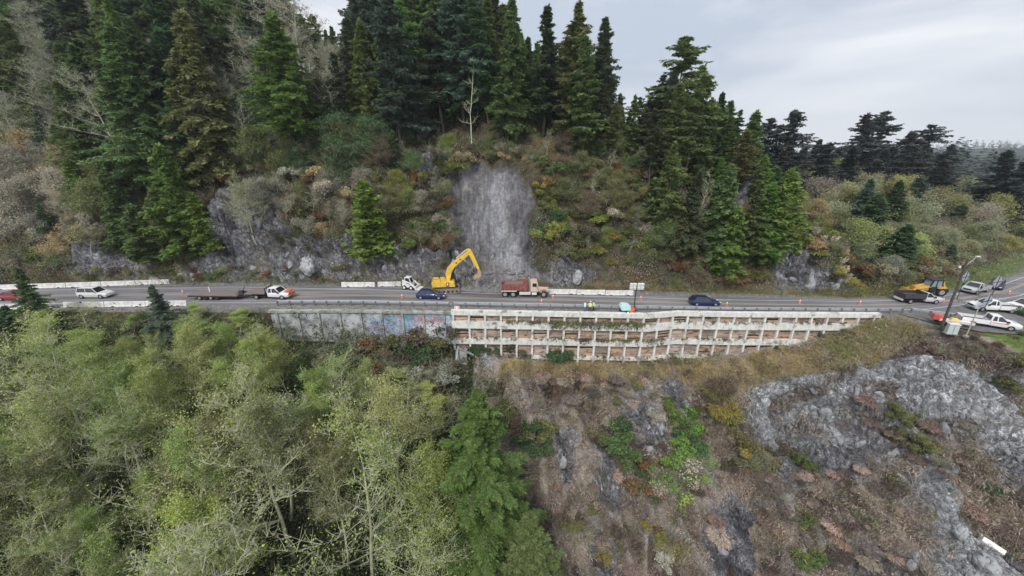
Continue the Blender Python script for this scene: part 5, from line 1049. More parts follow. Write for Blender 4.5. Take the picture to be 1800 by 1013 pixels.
for i in range(3): MESH['bare%d' % i] = broad_mesh('bare_alder', [13, 11, 12][i], [4.2, 3.8, 4.6][i], 90 + i, [4200, 2400, 4800][i], .13, 18, trunkfrac=.30, lean=.14, twigr=.015, levels=3)
for i in range(3): MESH['willow%d' % i] = broad_mesh('willow', 6.5, 4.2, 100 + i, 9000, .27, 22, trunkfrac=.10, lean=.05, bark=M_twig, twigr=.02)
for i in range(2): MESH['tall%d' % i] = broad_mesh('tall_alder', 14, 3.0, 170 + i, 7000, .14, 16, trunkfrac=.5, lean=.10, twigr=.014, up=.3)
MESH['snag0'] = broad_mesh('snag', 11, 1.6, 111, 0, .2, 14, trunkfrac=.25, levels=2, lean=.04, twigr=.02)
MESH['snag1'] = broad_mesh('snag', 9, 2.2, 112, 500, .16, 12, trunkfrac=.3, levels=2, lean=.08, twigr=.02)
for i in range(4): MESH['leafy%d' % i] = shrub_mesh('shrub', 120 + i, 1700, .13)
for i in range(3): MESH['twiggy%d' % i] = shrub_mesh('bush', 130 + i, 1100, .10, 'twiggy', 30)
for i in range(3): MESH['fern%d' % i] = shrub_mesh('fern_clump', 140 + i, 1300, .1, 'fern', 10)
def pampas_mesh(seed):
    r = np.random.default_rng(seed); n = 260; a = r.uniform(0, 6.28, n); c = np.zeros((n, 3)); c[:, :2] = r.normal(size=(n, 2)) * .12; d = np.stack([np.cos(a) * .8, np.sin(a) * .8, r.uniform(.2, 1.6, n)], 1)
    V1, F1 = cards(c, d, uv3(n, r), r.uniform(.7, 1.4, n), r.uniform(.05, .1, n)); S0, S1 = [], []; pc, pd = [], []
    for k in range(9):
        a = r.uniform(0, 6.28); t = r.uniform(.1, .6); e = np.array([math.cos(a) * t, math.sin(a) * t, r.uniform(1.7, 2.5)]); S0.append(np.zeros(3)); S1.append(e)
        for j in range(26): pc.append(e * r.uniform(.72, 1.05)); pd.append(np.array([math.cos(a), math.sin(a), .6]) + r.normal(size=3) * .5)
    V2, F2 = cards(np.array(pc), np.array(pd), uv3(len(pc), r), r.uniform(.15, .35, len(pc)), r.uniform(.06, .12, len(pc)))
    Vt, Ft = tubes(S0, S1, [.02] * 9, [.01] * 9, 3)
    return mesh_np('pampas_leaves', V1, [F1], [M_leaf]), mesh_np('pampas_plumes', np.concatenate([V2, Vt]), [np.concatenate([F2, Ft + len(V2)])], [mat('plume', (.62, .55, .40), .9, var=.15)])
MESH['pampas0'] = pampas_mesh(5); MESH['pampas1'] = pampas_mesh(6)

# colours of foliage (linear)
CO = {'dark': (.125, .165, .088), 'mid': (.18, .25, .09), 'bright': (.21, .32, .08), 'blue': (.15, .205, .15), 'yel': (.28, .32, .085), 'oliv': (.23, .24, .10), 'brown': (.20, .165, .115),
      'rust': (.28, .17, .09), 'grey': (.38, .37, .30), 'pale': (.53, .51, .42), 'alder': (.39, .47, .13), 'alder2': (.29, .39, .10), 'alder3': (.42, .45, .17), 'straw': (.52, .42, .23), 'gold': (.38, .34, .10), 'dkgreen': (.11, .185, .08), 'redb': (.19, .12, .10), 'lime': (.22, .31, .07), 'far': (.10, .12, .105), 'willow': (.36, .365, .22), 'tan': (.47, .385, .30),
      'mauve': (.33, .27, .235), 'mauvel': (.58, .485, .41), 'dkm': (.17, .135, .115)}
WORD = {'dark': 'dark green', 'mid': 'mid green', 'bright': 'bright green', 'blue': 'blue green', 'yel': 'yellow green', 'oliv': 'olive', 'brown': 'brown', 'rust': 'rust coloured', 'grey': 'grey', 'pale': 'pale lichened', 'alder': 'pale green', 'alder2': 'soft green', 'alder3': 'yellowish', 'straw': 'straw coloured', 'gold': 'golden', 'dkgreen': 'deep green', 'redb': 'reddish brown', 'lime': 'lime green', 'far': 'blackish green', 'willow': 'grey olive', 'tan': 'tan', 'mauve': 'brown', 'mauvel': 'pale brown', 'dkm': 'dark brown'}
def side_word(u):
    for lim, wd in ((150, 'at far left'), (350, 'left of the flatbed truck'), (560, 'above the flatbed truck'), (740, 'left of the excavator'), (950, 'at the landslide'), (1130, 'right of the dump truck'), (1300, 'above the right car'), (1480, 'near the rocky nose'), (1650, 'beyond the bend'), (9999, 'at far right')):
        if u < lim: return wd
def low_word(u):
    for lim, wd in ((200, 'bottom left'), (450, 'below the trailer'), (650, 'left of the graffiti wall'), (800, 'below the graffiti wall'), (1000, 'below the wall corner'), (1200, 'below the three workers'), (1420, 'below the right car'), (1600, 'below the wall end'), (9999, 'on the cliff at right')):
        if u < lim: return wd
NAMES = {'tall': ('alder_tree', 'tall alder', 'tree'), 'spruce': ('spruce_tree', 'spruce', 'tree'), 'fir': ('fir_tree', 'open fir', 'tree'), 'young': ('young_fir', 'young fir', 'tree'), 'near': ('fir_tree', 'large fir tree', 'tree'), 'alder': ('alder_tree', 'leafy alder', 'tree'), 'bare': ('bare_alder', 'bare alder', 'tree'),
         'willow': ('willow_bush', 'rounded willow', 'bush'), 'snag': ('dead_tree', 'dead white stemmed tree', 'tree'), 'leafy': ('shrub', 'leafy shrub', 'shrub'), 'twiggy': ('twiggy_bush', 'twiggy bush', 'bush'), 'fern': ('fern_clump', 'drooping fern', 'fern'), 'pampas': ('pampas_grass', 'plumed pampas grass clump', 'grass clump')}
HT = {'tall': 14, 'spruce': 20, 'fir': 22, 'young': 10, 'near0': 19, 'near1': 15, 'alder': 13, 'bare': 12, 'willow': 6.5, 'snag': 10, 'leafy': 1.4, 'twiggy': 1.4, 'fern': 1.3, 'pampas': 2.3}
CNT = {}; LABS = {}
def plant(key, p, h, colr, label=None, sx=1.0, rz=None, group=None, sink=.2, tilt=None):
    base = key.rstrip('0123456789'); nm, noun, cat = NAMES[base]; hh = HT.get(key, HT.get(base)); s = h / hh
    e_ = empty(nm, (p[0], p[1], p[2] - sink), random.uniform(0, 6.28) if rz is None else rz); e_['category'] = cat
    if tilt: e_.rotation_euler = (tilt[0], tilt[1], e_.rotation_euler[2])
    if tilt is None and base in ('spruce', 'fir', 'alder', 'bare', 'young', 'tall'): e_.rotation_euler = (random.gauss(0, .035), random.gauss(0, .035), e_.rotation_euler[2])
    jx = random.uniform(.88, 1.14); e_.scale = (s * sx * jx, s * sx / jx, s); a, b = MESH[key]
    pn = {'spruce': ('trunk', 'crown'), 'leafy': ('stems', 'foliage'), 'twiggy': ('stems', 'foliage'), 'fern': ('stems', 'fronds'), 'pampas': ('leaves', 'plumes')}.get(base, ('trunk', 'crown'))
    o1 = link(pn[0], a, e_); o2 = link(pn[1], b, e_) if b else None
    c = CO[colr] if isinstance(colr, str) else colr; j = [random.uniform(.82, 1.2), random.uniform(.88, 1.12)]; cc = (c[0] * j[0] * j[1], c[1] * j[0], c[2] * j[0], 1)
    if o2: o2.color = cc
    if base == 'pampas': o1.color = cc
    if label: e_['label'] = label
    u, v = proj(p[0], p[1], p[2] + h * .6)
    if not label: LABS.setdefault((noun, colr, base), []).append((e_, u, v, h, p))
    if group: e_['group'] = group
    return e_
def plant_px(key, u, vt, vb, colr, label=None, sx=1.0, **k):
    """stand a plant where the hillside is seen at (u, vb), as tall as the photo shows"""
    p, n = hit(u, vb)
    if p is None: return None
    q = at(u, vt, p.y); h = q.z - p.z
    return plant(key, p, max(h, .5), colr, label, sx, **k)

# ------------------------------------------------------------------ skyline and named trees
def sky_v(u): return float(np.interp(u, [-200, 480, 520, 560, 612, 640, 850, 875, 900, 930, 960, 990, 1015, 1050, 1075, 1090, 1110, 1140, 1185, 1215, 1250, 1290, 1325, 1345, 1400], [-160, -160, -40, 0, 50, -60, -80, -20, 30, 30, 60, 20, 30, 60, 130, 140, 150, 130, 85, 120, 140, 170, 220, 245, 300]))
T = plant_px
T('spruce0', 893, -6, 245, 'mid', 'tall green spruce on the ridge directly above the landslide', .8); T('fir1', 955, 14, 240, 'dark', 'dark open fir on the skyline, first one right of the landslide', 1.0)
T('fir3', 1000, 5, 262, 'oliv', 'tall yellowish green fir with a pointed top on the skyline', 1.0); T('spruce1', 1050, 32, 250, 'dark', 'thin topped dark spruce on the skyline left of the sky gap', .85)
T('fir0', 1096, 100, 235, 'blue', 'small hazy fir standing alone in the sky gap', 1.1); T('fir2', 1185, 66, 265, 'mid', 'broad fir with flat side boughs, tallest right of the sky gap', 1.3)
T('spruce3', 1220, 108, 270, 'mid', 'green fir leaning against the broad fir on the skyline'); T('spruce1', 1245, 97, 270, 'blue', 'slim blue green spruce with a long bare tip on the skyline', .8)
T('spruce2', 1283, 150, 275, 'blue', 'dark spruce on the skyline, second from the right end of the ridge', 1.0); T('young0', 1312, 196, 300, 'mid', 'last small spruce at the right end of the ridge', .9)
T('spruce3', 268, 0, 262, 'bright', 'bright green slim spruce standing out in the upper left forest', .62); T('spruce0', 345, 50, 270, 'dkgreen', 'wide deep green spruce right of the bright slim spruce', .95)
T('spruce2', 645, 35, 250, 'mid', 'tall mid green spruce in front of the grey alders', .95); T('young1', 650, 318, 448, 'bright', 'full bright green fir on the bank left of the excavator', 1.15)
T('young2', 330, 258, 440, 'bright', 'bright green young fir on the bank above the trailer', .8); T('young0', 228, 300, 440, 'mid', 'young fir with a pale thin tip on the bank at left', .75); T('young1', 300, 335, 452, 'mid', 'young fir between two taller ones on the left bank', .9); T('young0', 366, 340, 440, 'bright', 'small round young fir right of the bright one on the left bank', .9)
T('young2', 258, 360, 455, 'mid', 'low spreading young fir at the foot of the left group', 1.0)
T('spruce0', 160, 140, 320, 'mid', 'green spruce in the middle of the left slope', .9); T('fir1', 735, 90, 262, 'blue', 'blue grey fir with drooping boughs behind the dead snag', 1.2); T('fir2', 780, 20, 250, 'dark', 'blackish open fir towering left of the landslide', 1.2)
T('snag0', 828, 122, 262, 'grey', 'bare dead snag left above the landslide', .9); T('snag1', 1220, 295, 412, 'grey', 'white stemmed dead tree in front of the firs on the right slope', .7); T('snag1', 1315, 345, 415, 'grey', 'short white stemmed dead tree near the rocky nose', .6); T('snag1', 1037, 315, 378, 'pale', 'pale broken tree with cream foliage right of the landslide', .9)
for i, (u, vt, vb, k) in enumerate(((545, 15, 205, 'bare0'), (490, 60, 232, 'bare2'), (600, 85, 230, 'bare1'), (450, 75, 225, 'bare0'), (575, 105, 245, 'bare2'))):
    T(k, u, vt, vb, 'grey', ['tall grey bare alder against the small sky gap', 'grey bare alder left of the sky gap alder', 'crooked pale bare alder beside the tall mid green spruce', 'bare alder at the left end of the grey alder group', 'low leaning grey alder with white twisted stems'][i], 1.15)
T('bare1', 205, 70, 200, 'pale', 'dead pale alder with fanned branches left of the bright slim spruce', 1.0); T('bare0', 45, 185, 300, 'pale', 'leaning pale alder on the far left slope', 1.0); T('bare2', 30, 150, 260, 'grey', 'grey twiggy alder at the left picture edge', 1.2); T('bare1', 115, 20, 180, 'grey', 'grey alder high in the upper left forest', 1.2)
T('bare2', 450, 325, 425, 'oliv', 'yellowish leafy willow hanging on the grey rock above the flatbed truck', 1.0)
for u, vt, vb, k, c, l in ((1165, 250, 430, 'fir3', 'mid', 'tallest open fir in the roadside group above the right blue car'), (1205, 300, 455, 'spruce0', 'dark', 'dark spruce in the roadside group beside the white stemmed tree'), (1255, 290, 462, 'spruce2', 'mid', 'green spruce in the roadside group with boughs near the road'), (1300, 320, 470, 'fir1', 'mid', 'mid green fir at the right of the roadside group'), (1335, 325, 460, 'young0', 'bright', 'bright green young fir at the edge of the rocky nose'), (1368, 300, 440, 'young1', 'bright', 'yellow green young fir above the rocky nose'), (1275, 365, 478, 'young2', 'bright', 'low bright fir nearest the road above the right blue car'), (1185, 350, 440, 'young1', 'oliv', 'olive young fir left in the roadside group'), (1230, 200, 350, 'spruce3', 'mid', 'upright spruce behind the roadside group'), (1140, 190, 330, 'fir0', 'dark', 'dark fir behind the left end of the roadside group')):
    T(k, u, vt, vb, c, l, .95)
# scattered forest on the upper hill
def clampn(u): return u
placed = [tuple(o.location[:2]) for o in C.objects if o.get('category') == 'tree']
grid = placed[:]
def free(x, y, dmin, lst):
    for a, b in lst:
        if (a - x) ** 2 + (b - y) ** 2 < dmin * dmin: return False
    return True
nfor = 0
for _ in range(16000):
    X = rng.uniform(-128, 62); Y = rng.uniform(74, 128)
    z = ground(X, Y)
    if z is None or z < 8: continue
    u, v = proj(X, Y, z)
    if u > 1335 or u < -330: continue
    low_lim = np.interp(u, [-300, 100, 200, 380, 600, 760, 790, 940, 1000, 1120, 1160, 1330], [260, 290, 350, 330, 262, 255, 240, 240, 285, 290, 350, 350])
    if v > low_lim: continue
    if not free(X, Y, 3.7 if Y < 100 else 4.6, grid): continue
    if 400 < u < 615 and v > 150 and random.random() < .8: continue
    if u < 150 and v > 120 and random.random() < .45: continue
    k = random.choice(['spruce%d' % q for q in range(8)] + ['fir%d' % q for q in range(6)]); h = rng.uniform(18, 30) * (1.25 if 600 < u < 885 else 1)
    lim = sky_v(u) + rng.uniform(5, 60)
    for dh in range(12):
        if proj(X, Y, z + h)[1] > lim: break
        h *= .88
    if h < 5: continue
    if h < 11: k = random.choice(['young0', 'young1', 'young2'])
    if u < 620 and random.random() < (.34 if v > 120 else .2): k = random.choice(['bare0', 'bare1', 'bare2']); h = min(h, 15)
    cl = random.choice(['dark', 'mid', 'mid', 'mid', 'mid', 'dkgreen', 'oliv', 'bright', 'blue']) if not k.startswith('bare') else 'grey'
    grid.append((X, Y)); plant(k, (X, Y, z), h, cl); nfor += 1
    if nfor > 255: break
for _ in range(400):
    X = rng.uniform(-34, 0); Y = rng.uniform(97, 122); z = ground(X, Y); u, v = proj(X, Y, z)
    if not 622 < u < 885 or not free(X, Y, 3.2, grid): continue
    h = rng.uniform(24, 36)
    for dh in range(12):
        if proj(X, Y, z + h)[1] > sky_v(u) + 4: break
        h *= .9
    grid.append((X, Y)); plant(random.choice(['spruce0', 'spruce2', 'spruce4', 'spruce5', 'fir1', 'fir3']), (X, Y, z), h, random.choice(['dark', 'mid', 'dkgreen']), None, 1.15); nfor += 1
    if nfor > 285: break
# young firs and small trees on the middle right slope
for _ in range(60):
    u, v = rng.uniform(1120, 1400), rng.uniform(300, 470)
    p, n = hit(u, v)
    if p is None or p.z < 1 or inpoly(np.array(u), np.array(v), ROCKP['cl6']) or inpoly(np.array(u), np.array(v), ROCKP['cl5']): continue
    if not free(p.x, p.y, 2.6, grid) or (u < 1170 and v > 400): continue
    grid.append((p.x, p.y)); plant(random.choice(['young0', 'young1', 'young2', 'fir3']), p, rng.uniform(4, 9), random.choice(['mid', 'mid', 'bright', 'bright', 'oliv', 'dkgreen']))
# dark tall pines beyond the bend
for u, vt, Y, k, c, l, sx in ((1398, 196, 118, 'fir0', 'far', 'dark tall fir with fanned boughs on the skyline right of the ridge', 1.2), (1365, 208, 120, 'fir2', 'far', 'dark fir behind the end of the ridge', 1.2), (1436, 245, 135, 'spruce1', 'far', 'small dark pointed spruce between the skyline groups', 1.2), (1525, 200, 140, 'fir1', 'far', 'left tree of the dark skyline group with wide thin boughs', 1.5), (1563, 195, 142, 'fir2', 'far', 'tallest tree of the dark skyline group beyond the bend', 1.3), (1598, 232, 140, 'fir0', 'far', 'dark tree in the middle of the skyline group', 1.3), (1632, 220, 140, 'fir2', 'far', 'flat topped dark tree at the right of the skyline group', 1.5), (1780, 265, 108, 'fir1', 'far', 'dark tree standing apart at the right picture edge', 1.5), (1812, 285, 104, 'fir3', 'far', 'dark wide tree cut by the right picture edge', 1.4)):
    q = at(u, vt, Y); z = ground(q.x, Y)
    if z is None: z = 7.0
    plant(k, (q.x, Y, z), q.z - z, c, l, sx)
for _ in range(200):
    u = rng.uniform(1320, 1665); Y = rng.uniform(108, 176); X = at(u, 300, Y).x; z = 7.5 if Y > 140 else ground(X, Y)
    if z is None: continue
    if not free(X, Y, 4.5, grid): continue
    grid.append((X, Y)); vt = rng.uniform(250, 310); q = at(u, vt, Y)
    if q.z - z > 3: plant(random.choice(['spruce0', 'spruce2', 'fir0', 'fir3']), (X, Y, z), q.z - z, 'far', None, 1.5)
for u, vt, vb, k, c, l in ((1500, 315, 425, 'spruce2', 'blue', 'dark green fir in the hollow beyond the rocky nose, left of a pair'), (1545, 318, 430, 'spruce0', 'dkgreen', 'dark green fir in the hollow beyond the rocky nose, right of a pair'), (1588, 312, 410, 'spruce3', 'blue', 'blue green fir right of the dark pair in the hollow'), (1520, 345, 445, 'young1', 'dkgreen', 'smaller fir in front of the dark pair in the hollow'), (1670, 360, 420, 'young0', 'dark', 'small dark pointed fir among the olive willows'), (1565, 395, 480, 'young2', 'dkgreen', 'narrow green fir low behind the road bend'), (1655, 430, 478, 'young1', 'dark', 'dark little fir behind the backhoe loader')):
    T(k, u, vt, vb, c, l, 1.3)
# olive willows beyond the bend
nw = 0; wgrid = []
for _ in range(900):
    u, v = rng.uniform(1385, 1990), rng.uniform(318, 468)
    vl = np.interp(u, [1385, 1450, 1500, 1600, 1700, 1800, 1990], [330, 420, 450, 470, 462, 440, 430])
    if v > vl or v < np.interp(u, [1385, 1500, 1620, 1800, 1990], [318, 330, 330, 352, 360]): continue
    p, n = hit(u, v)
    if p is None or p.z < -1 or not free(p.x, p.y, 2.9, wgrid): continue
    h = rng.uniform(5.0, 8.6) * (1 if v < 420 else .62)
    if rockat(u, v) > .4: continue
    wgrid.append((p.x, p.y)); plant(random.choice(['willow0', 'willow1', 'willow2']), p, h, random.choice(['willow', 'willow', 'willow', 'oliv', 'grey', 'alder3']), None, 1.05); nw += 1
    if nw > 230: break
# ------------------------------------------------------------------ lower left alder wood
T('near1', 88, 468, 600, 'dkgreen', 'dark green fir in front of the barrier beside the red car', .8); T('near1', 300, 500, 610, 'blue', 'blue green fir top just below the trailer', 1.0); T('spruce0', 18, 535, 640, 'dkgreen', 'dark fir at the left picture edge below the red car', 1.2)
def nearfir(u, vt, Y, key, c, label, sx):
    q = at(u, vt, Y); z = ground(q.x, Y); plant(key, (q.x, Y, z), q.z - z, c, label, sx)
nearfir(842, 685, 33, 'near0', (.17, .27, .075), 'huge green fir at the bottom centre reaching towards the wall corner', 1.15); nearfir(925, 905, 28.5, 'near1', 'mid', 'smaller fir leaning against the right side of the huge fir', 1.05)
nearfir(762, 770, 34.5, 'alder1', 'alder2', 'green alder on the left shoulder of the huge fir', 1.0)
for u, vt, Y, k, c, l in ((600, 800, 29, 'bare2', 'alder', 'spreading bare alder with radiating mossy limbs at the bottom centre left'), (455, 745, 31, 'bare0', 'alder3', 'pale stemmed bare alder over a dark gap in the wood'), (400, 850, 26, 'bare1', 'alder3', 'twisted pale alder low at the bottom left centre'), (505, 665, 38, 'tall0', 'alder2', 'slim alder with a long pale trunk, left of a pair'), (545, 672, 38.5, 'tall1', 'alder', 'slim alder with a long pale trunk, right of a pair'), (690, 668, 37, 'tall0', 'alder3', 'tall thin alder with a straight pale trunk left of the huge fir'), (318, 572, 45, 'tall1', 'alder', 'leaning white trunked alder just below the trailer'), (390, 640, 41, 'tall0', 'alder', 'forked pale alder below the white cab truck'), (75, 600, 40, 'bare0', 'alder', 'many stemmed bare alder at the upper left of the wood'), (640, 655, 40, 'tall1', 'alder3', 'yellowish alder with thin stems below the graffiti wall'), (160, 690, 34, 'tall0', 'alder2', 'green topped alder with pale stem in the left wood'), (250, 800, 29, 'bare2', 'alder', 'wide mossy alder in the bottom left wood')):
    nearfir(u, vt, Y, k, c, l, 1.0)
agrid = [(o.location.x, o.location.y) for o in C.objects if o.get('category') == 'tree' and o.location.y < 52]
na = 0
for _ in range(4000):
    Y = rng.uniform(15, 51.5); X = rng.uniform(-78, -1.0); z = ground(X, Y)
    if z is None: continue
    u, v = proj(X, Y, z)
    if u < -420 or v > 1750 or u > 800: continue
    if u > 720 and Y < 40: continue
    if not free(X, Y, 3.0 if Y > 34 else 3.4, agrid): continue
    if Y > 46 and X > -36: continue
    # keep crowns under the line where the road and the wall show
    lim = np.interp(u, [-400, 0, 130, 330, 420, 520, 560, 650, 760, 800], [560, 580, 548, 555, 540, 562, 612, 640, 690, 700]) + rng.uniform(0, 35)
    h = rng.uniform(8.5, 17)
    for _k in range(14):
        if proj(X, Y, z + h)[1] > lim: break
        h *= .92
    if h < 3.2: continue
    k = random.choice(['alder0', 'alder1', 'alder2', 'alder3', 'alder4', 'alder5', 'tall0', 'tall1', 'alder2', 'bare0', 'tall0', 'bare2']); cl = random.choice(['alder', 'alder', 'alder2', 'alder2', 'alder3', 'alder', 'oliv'])
    if u < 60 and v < 620 and random.random() < .4: k, cl = 'spruce1', 'dkgreen'
    agrid.append((X, Y)); plant(k, (X, Y, z), h, cl, None, 1.0 * max(1, 9 / h)); na += 1
    if na > 190: break
# ------------------------------------------------------------------ shrubs one by one
def scatter(n, poly, kinds, cols, hr, dmin=1.2, sx=1.2, zmin=-99, kmin=0):
    us = [p[0] for p in poly]; vs = [p[1] for p in poly]; m = 0; g = []
    for _ in range(n * 6):
        u, v = rng.uniform(min(us), max(us)), rng.uniform(min(vs), max(vs))
        if not inpoly(np.array(u), np.array(v), poly): continue
        p, nn = hit(u, v)
        if p is None or p.z < zmin or not free(p.x, p.y, dmin, g): continue
        if ynear(p.x) - .6 < p.y < yfar(p.x) + .9: continue
        if inpoly(np.array(u), np.array(v), ROCKP['scar']) or (hr[1] > 2.5 and rockat(u, v) > .5 and random.random() < .8): continue
        g.append((p.x, p.y)); k = random.choice(kinds); plant(k + str(random.randrange({'leafy': 4, 'twiggy': 3, 'fern': 3, 'pampas': 2, 'young': 3, 'willow': 3, 'alder': 6, 'bare': 3}[k])), p, rng.uniform(*hr), random.choice(cols), None, sx, sink=.15); m += 1
        if m >= n: break
UP = [(0, 240), (200, 300), (420, 260), (640, 245), (780, 235), (940, 250), (1130, 270), (1180, 400), (1340, 480), (1340, 512), (0, 490)]
scatter(70, [(0, 230), (215, 300), (230, 400), (200, 470), (0, 490)], ['twiggy', 'twiggy', 'leafy', 'fern'], ['pale', 'grey', 'brown', 'oliv', 'rust', 'straw', 'mid'], (1.8, 3.6), 1.8, .95)
scatter(60, [(370, 250), (640, 245), (620, 420), (540, 430), (380, 350)], ['twiggy', 'twiggy', 'leafy', 'leafy'], ['pale', 'grey', 'brown', 'rust', 'dkgreen', 'oliv', 'straw'], (1.8, 3.6), 1.8, .95)
scatter(70, [(640, 250), (800, 262), (805, 440), (700, 460), (640, 440)], ['leafy', 'leafy', 'twiggy', 'fern'], ['brown', 'oliv', 'yel', 'rust', 'grey', 'oliv', 'mid'], (1.6, 3.2), 1.6, .95)
scatter(90, [(945, 280), (1130, 290), (1180, 430), (1340, 480), (1340, 505), (960, 450)], ['leafy', 'twiggy', 'fern', 'leafy', 'fern'], ['brown', 'gold', 'oliv', 'mauvel', 'rust', 'oliv', 'yel', 'mid'], (1.2, 2.8), 1.6)
scatter(22, [(780, 262), (945, 262), (940, 292), (790, 292)], ['leafy', 'fern', 'twiggy'], ['oliv', 'straw', 'mid', 'brown'], (1.2, 2.2), 1.2)
scatter(10, [(945, 330), (990, 330), (990, 420), (945, 430)], ['leafy'], ['gold', 'yel', 'dkgreen', 'oliv'], (1.8, 3.0), 1.5)
scatter(85, [(1385, 380), (1420, 385), (1540, 500), (1480, 505)], ['pampas', 'pampas', 'fern', 'leafy'], ['gold', 'yel', 'straw', 'oliv'], (1.3, 2.3), .9)
scatter(40, [(1450, 440), (1700, 455), (1690, 480), (1580, 505), (1500, 500)], ['leafy', 'twiggy', 'willow'], ['brown', 'rust', 'oliv', 'willow', 'grey'], (1.4, 3.2), 1.6)
scatter(34, [(130, 470), (640, 470), (640, 497), (130, 488)], ['leafy', 'fern', 'twiggy'], ['oliv', 'brown', 'yel', 'rust', 'mid'], (.6, 1.5), 1.2)
scatter(24, [(560, 600), (790, 595), (800, 690), (600, 700)], ['leafy', 'twiggy', 'leafy'], ['brown', 'rust', 'dkgreen', 'oliv', 'grey'], (1.6, 3.4), 1.6)
def bank(n, poly, kinds, cols, hr, dmin, lab=None):
    scatter(n, poly, kinds, cols, hr, dmin, 1.0)
bank(40, [(0, 200), (215, 290), (230, 400), (200, 460), (0, 480)], ['bare', 'willow', 'willow'], ['pale', 'grey', 'oliv', 'grey', 'straw'], (3.5, 6.5), 2.4)
bank(34, [(370, 235), (640, 235), (620, 400), (380, 370)], ['bare', 'willow', 'bare'], ['pale', 'grey', 'oliv', 'brown'], (3.2, 6.0), 2.4)
bank(34, [(640, 240), (800, 250), (805, 430), (700, 450), (640, 430)], ['willow', 'willow', 'young', 'bare'], ['oliv', 'grey', 'mid', 'yel', 'brown'], (2.8, 5.0), 2.2)
bank(38, [(945, 270), (1130, 280), (1180, 420), (1240, 470), (960, 430)], ['willow', 'bare', 'willow', 'young'], ['oliv', 'grey', 'brown', 'yel', 'mid', 'oliv'], (2.6, 4.8), 2.2)
bank(22, [(0, 230), (215, 290), (230, 380), (60, 420)], ['young', 'young', 'bare'], ['mid', 'oliv', 'dkgreen', 'bright'], (4.5, 8.5), 3.2)
bank(14, [(380, 240), (640, 240), (760, 262), (640, 330), (420, 300)], ['young', 'willow'], ['mid', 'dkgreen', 'oliv'], (4, 7), 3.0)
bank(8, [(1280, 300), (1350, 300), (1400, 400), (1340, 400)], ['young'], ['bright', 'mid'], (4, 7), 2.5)
bank(16, [(1380, 330), (1500, 440), (1480, 480), (1390, 400)], ['willow', 'bare'], ['yel', 'oliv', 'pale', 'straw'], (2.4, 4.0), 1.8)
# named shrubs of the lower cliff
def clump(u, v, r_px, n, kinds, cols, hr, label):
    for i in range(n):
        a = rng.uniform(0, 6.28); q = rng.uniform(0, 1) ** .6; p, nn = hit(u + r_px[0] * q * math.cos(a), v + r_px[1] * q * math.sin(a))
        if p is None: continue
        k = random.choice(kinds); o = plant(k + str(random.randrange({'leafy': 4, 'twiggy': 3, 'fern': 3}[k])), p, rng.uniform(*hr), random.choice(cols), None, 1.2, sink=.15)
clump(1195, 765, (35, 48), 9, ['leafy'], ['bright', 'dkgreen', 'bright'], (1.8, 3.0), ''); clump(1195, 850, (42, 40), 8, ['twiggy', 'leafy'], ['pale', 'alder', 'bright'], (1.8, 3.0), '')
clump(1095, 790, (28, 38), 7, ['leafy'], ['dkgreen', 'mid'], (1.5, 2.6), ''); clump(1120, 850, (45, 35), 6, ['leafy'], ['dkgreen', 'oliv', 'rust'], (1.4, 2.4), ''); clump(1275, 720, (18, 60), 7, ['leafy', 'fern'], ['gold', 'oliv', 'brown'], (1.2, 2.2), '')
clump(1325, 815, (40, 40), 8, ['leafy', 'twiggy'], ['brown', 'gold', 'rust', 'oliv'], (1.4, 2.4), ''); clump(1410, 812, (22, 12), 3, ['leafy'], ['bright'], (1.2, 1.8), ''); clump(1375, 800, (14, 20), 3, ['leafy'], ['gold', 'brown'], (1.2, 1.8), '')
clump(1570, 745, (14, 18), 4, ['leafy'], ['oliv'], (1.0, 1.7), ''); clump(1600, 782, (18, 16), 4, ['leafy'], ['oliv'], (1.1, 1.8), ''); clump(1418, 960, (22, 60), 8, ['leafy'], ['oliv', 'mid', 'yel'], (1.2, 2.0), '')
clump(1740, 860, (12, 6), 2, ['leafy'], ['dkgreen'], (.8, 1.2), ''); clump(1175, 970, (35, 35), 5, ['twiggy', 'leafy'], ['pale', 'straw', 'gold'], (1.2, 2.0), ''); clump(945, 780, (38, 25), 5, ['leafy', 'fern'], ['brown', 'dkgreen', 'oliv'], (1.5, 2.4), '')
clump(1155, 920, (18, 30), 3, ['leafy'], ['gold', 'rust'], (1.0, 1.6), ''); clump(1780, 680, (35, 14), 4, ['leafy'], ['dkgreen', 'oliv'], (.9, 1.5), ''); clump(1785, 640, (25, 12), 4, ['leafy', 'twiggy'], ['brown', 'oliv'], (1.0, 1.6), '')
clump(1690, 612, (90, 22), 16, ['twiggy', 'fern'], ['redb', 'brown', 'redb'], (.6, 1.2), ''); clump(895, 735, (25, 60), 8, ['leafy', 'fern'], ['brown', 'redb', 'mid'], (1.4, 2.4), '')
clump(1010, 680, (90, 10), 10, ['fern', 'twiggy'], ['redb', 'tan', 'brown'], (.7, 1.2), ''); clump(985, 632, (18, 8), 3, ['leafy'], ['dkgreen'], (1.6, 2.2), ''); clump(845, 618, (26, 6), 4, ['leafy'], ['dkgreen'], (1.0, 1.6), '')
clump(895, 622, (12, 6), 2, ['leafy'], ['brown'], (1.6, 2.2), ''); clump(1380, 618, (40, 5), 5, ['leafy', 'fern'], ['dkgreen', 'brown'], (.6, 1.0), ''); clump(1470, 592, (40, 5), 5, ['leafy'], ['dkgreen', 'oliv'], (.6, 1.1), ''); clump(1160, 636, (60, 4), 5, ['leafy', 'fern'], ['brown', 'oliv'], (.7, 1.3), '')
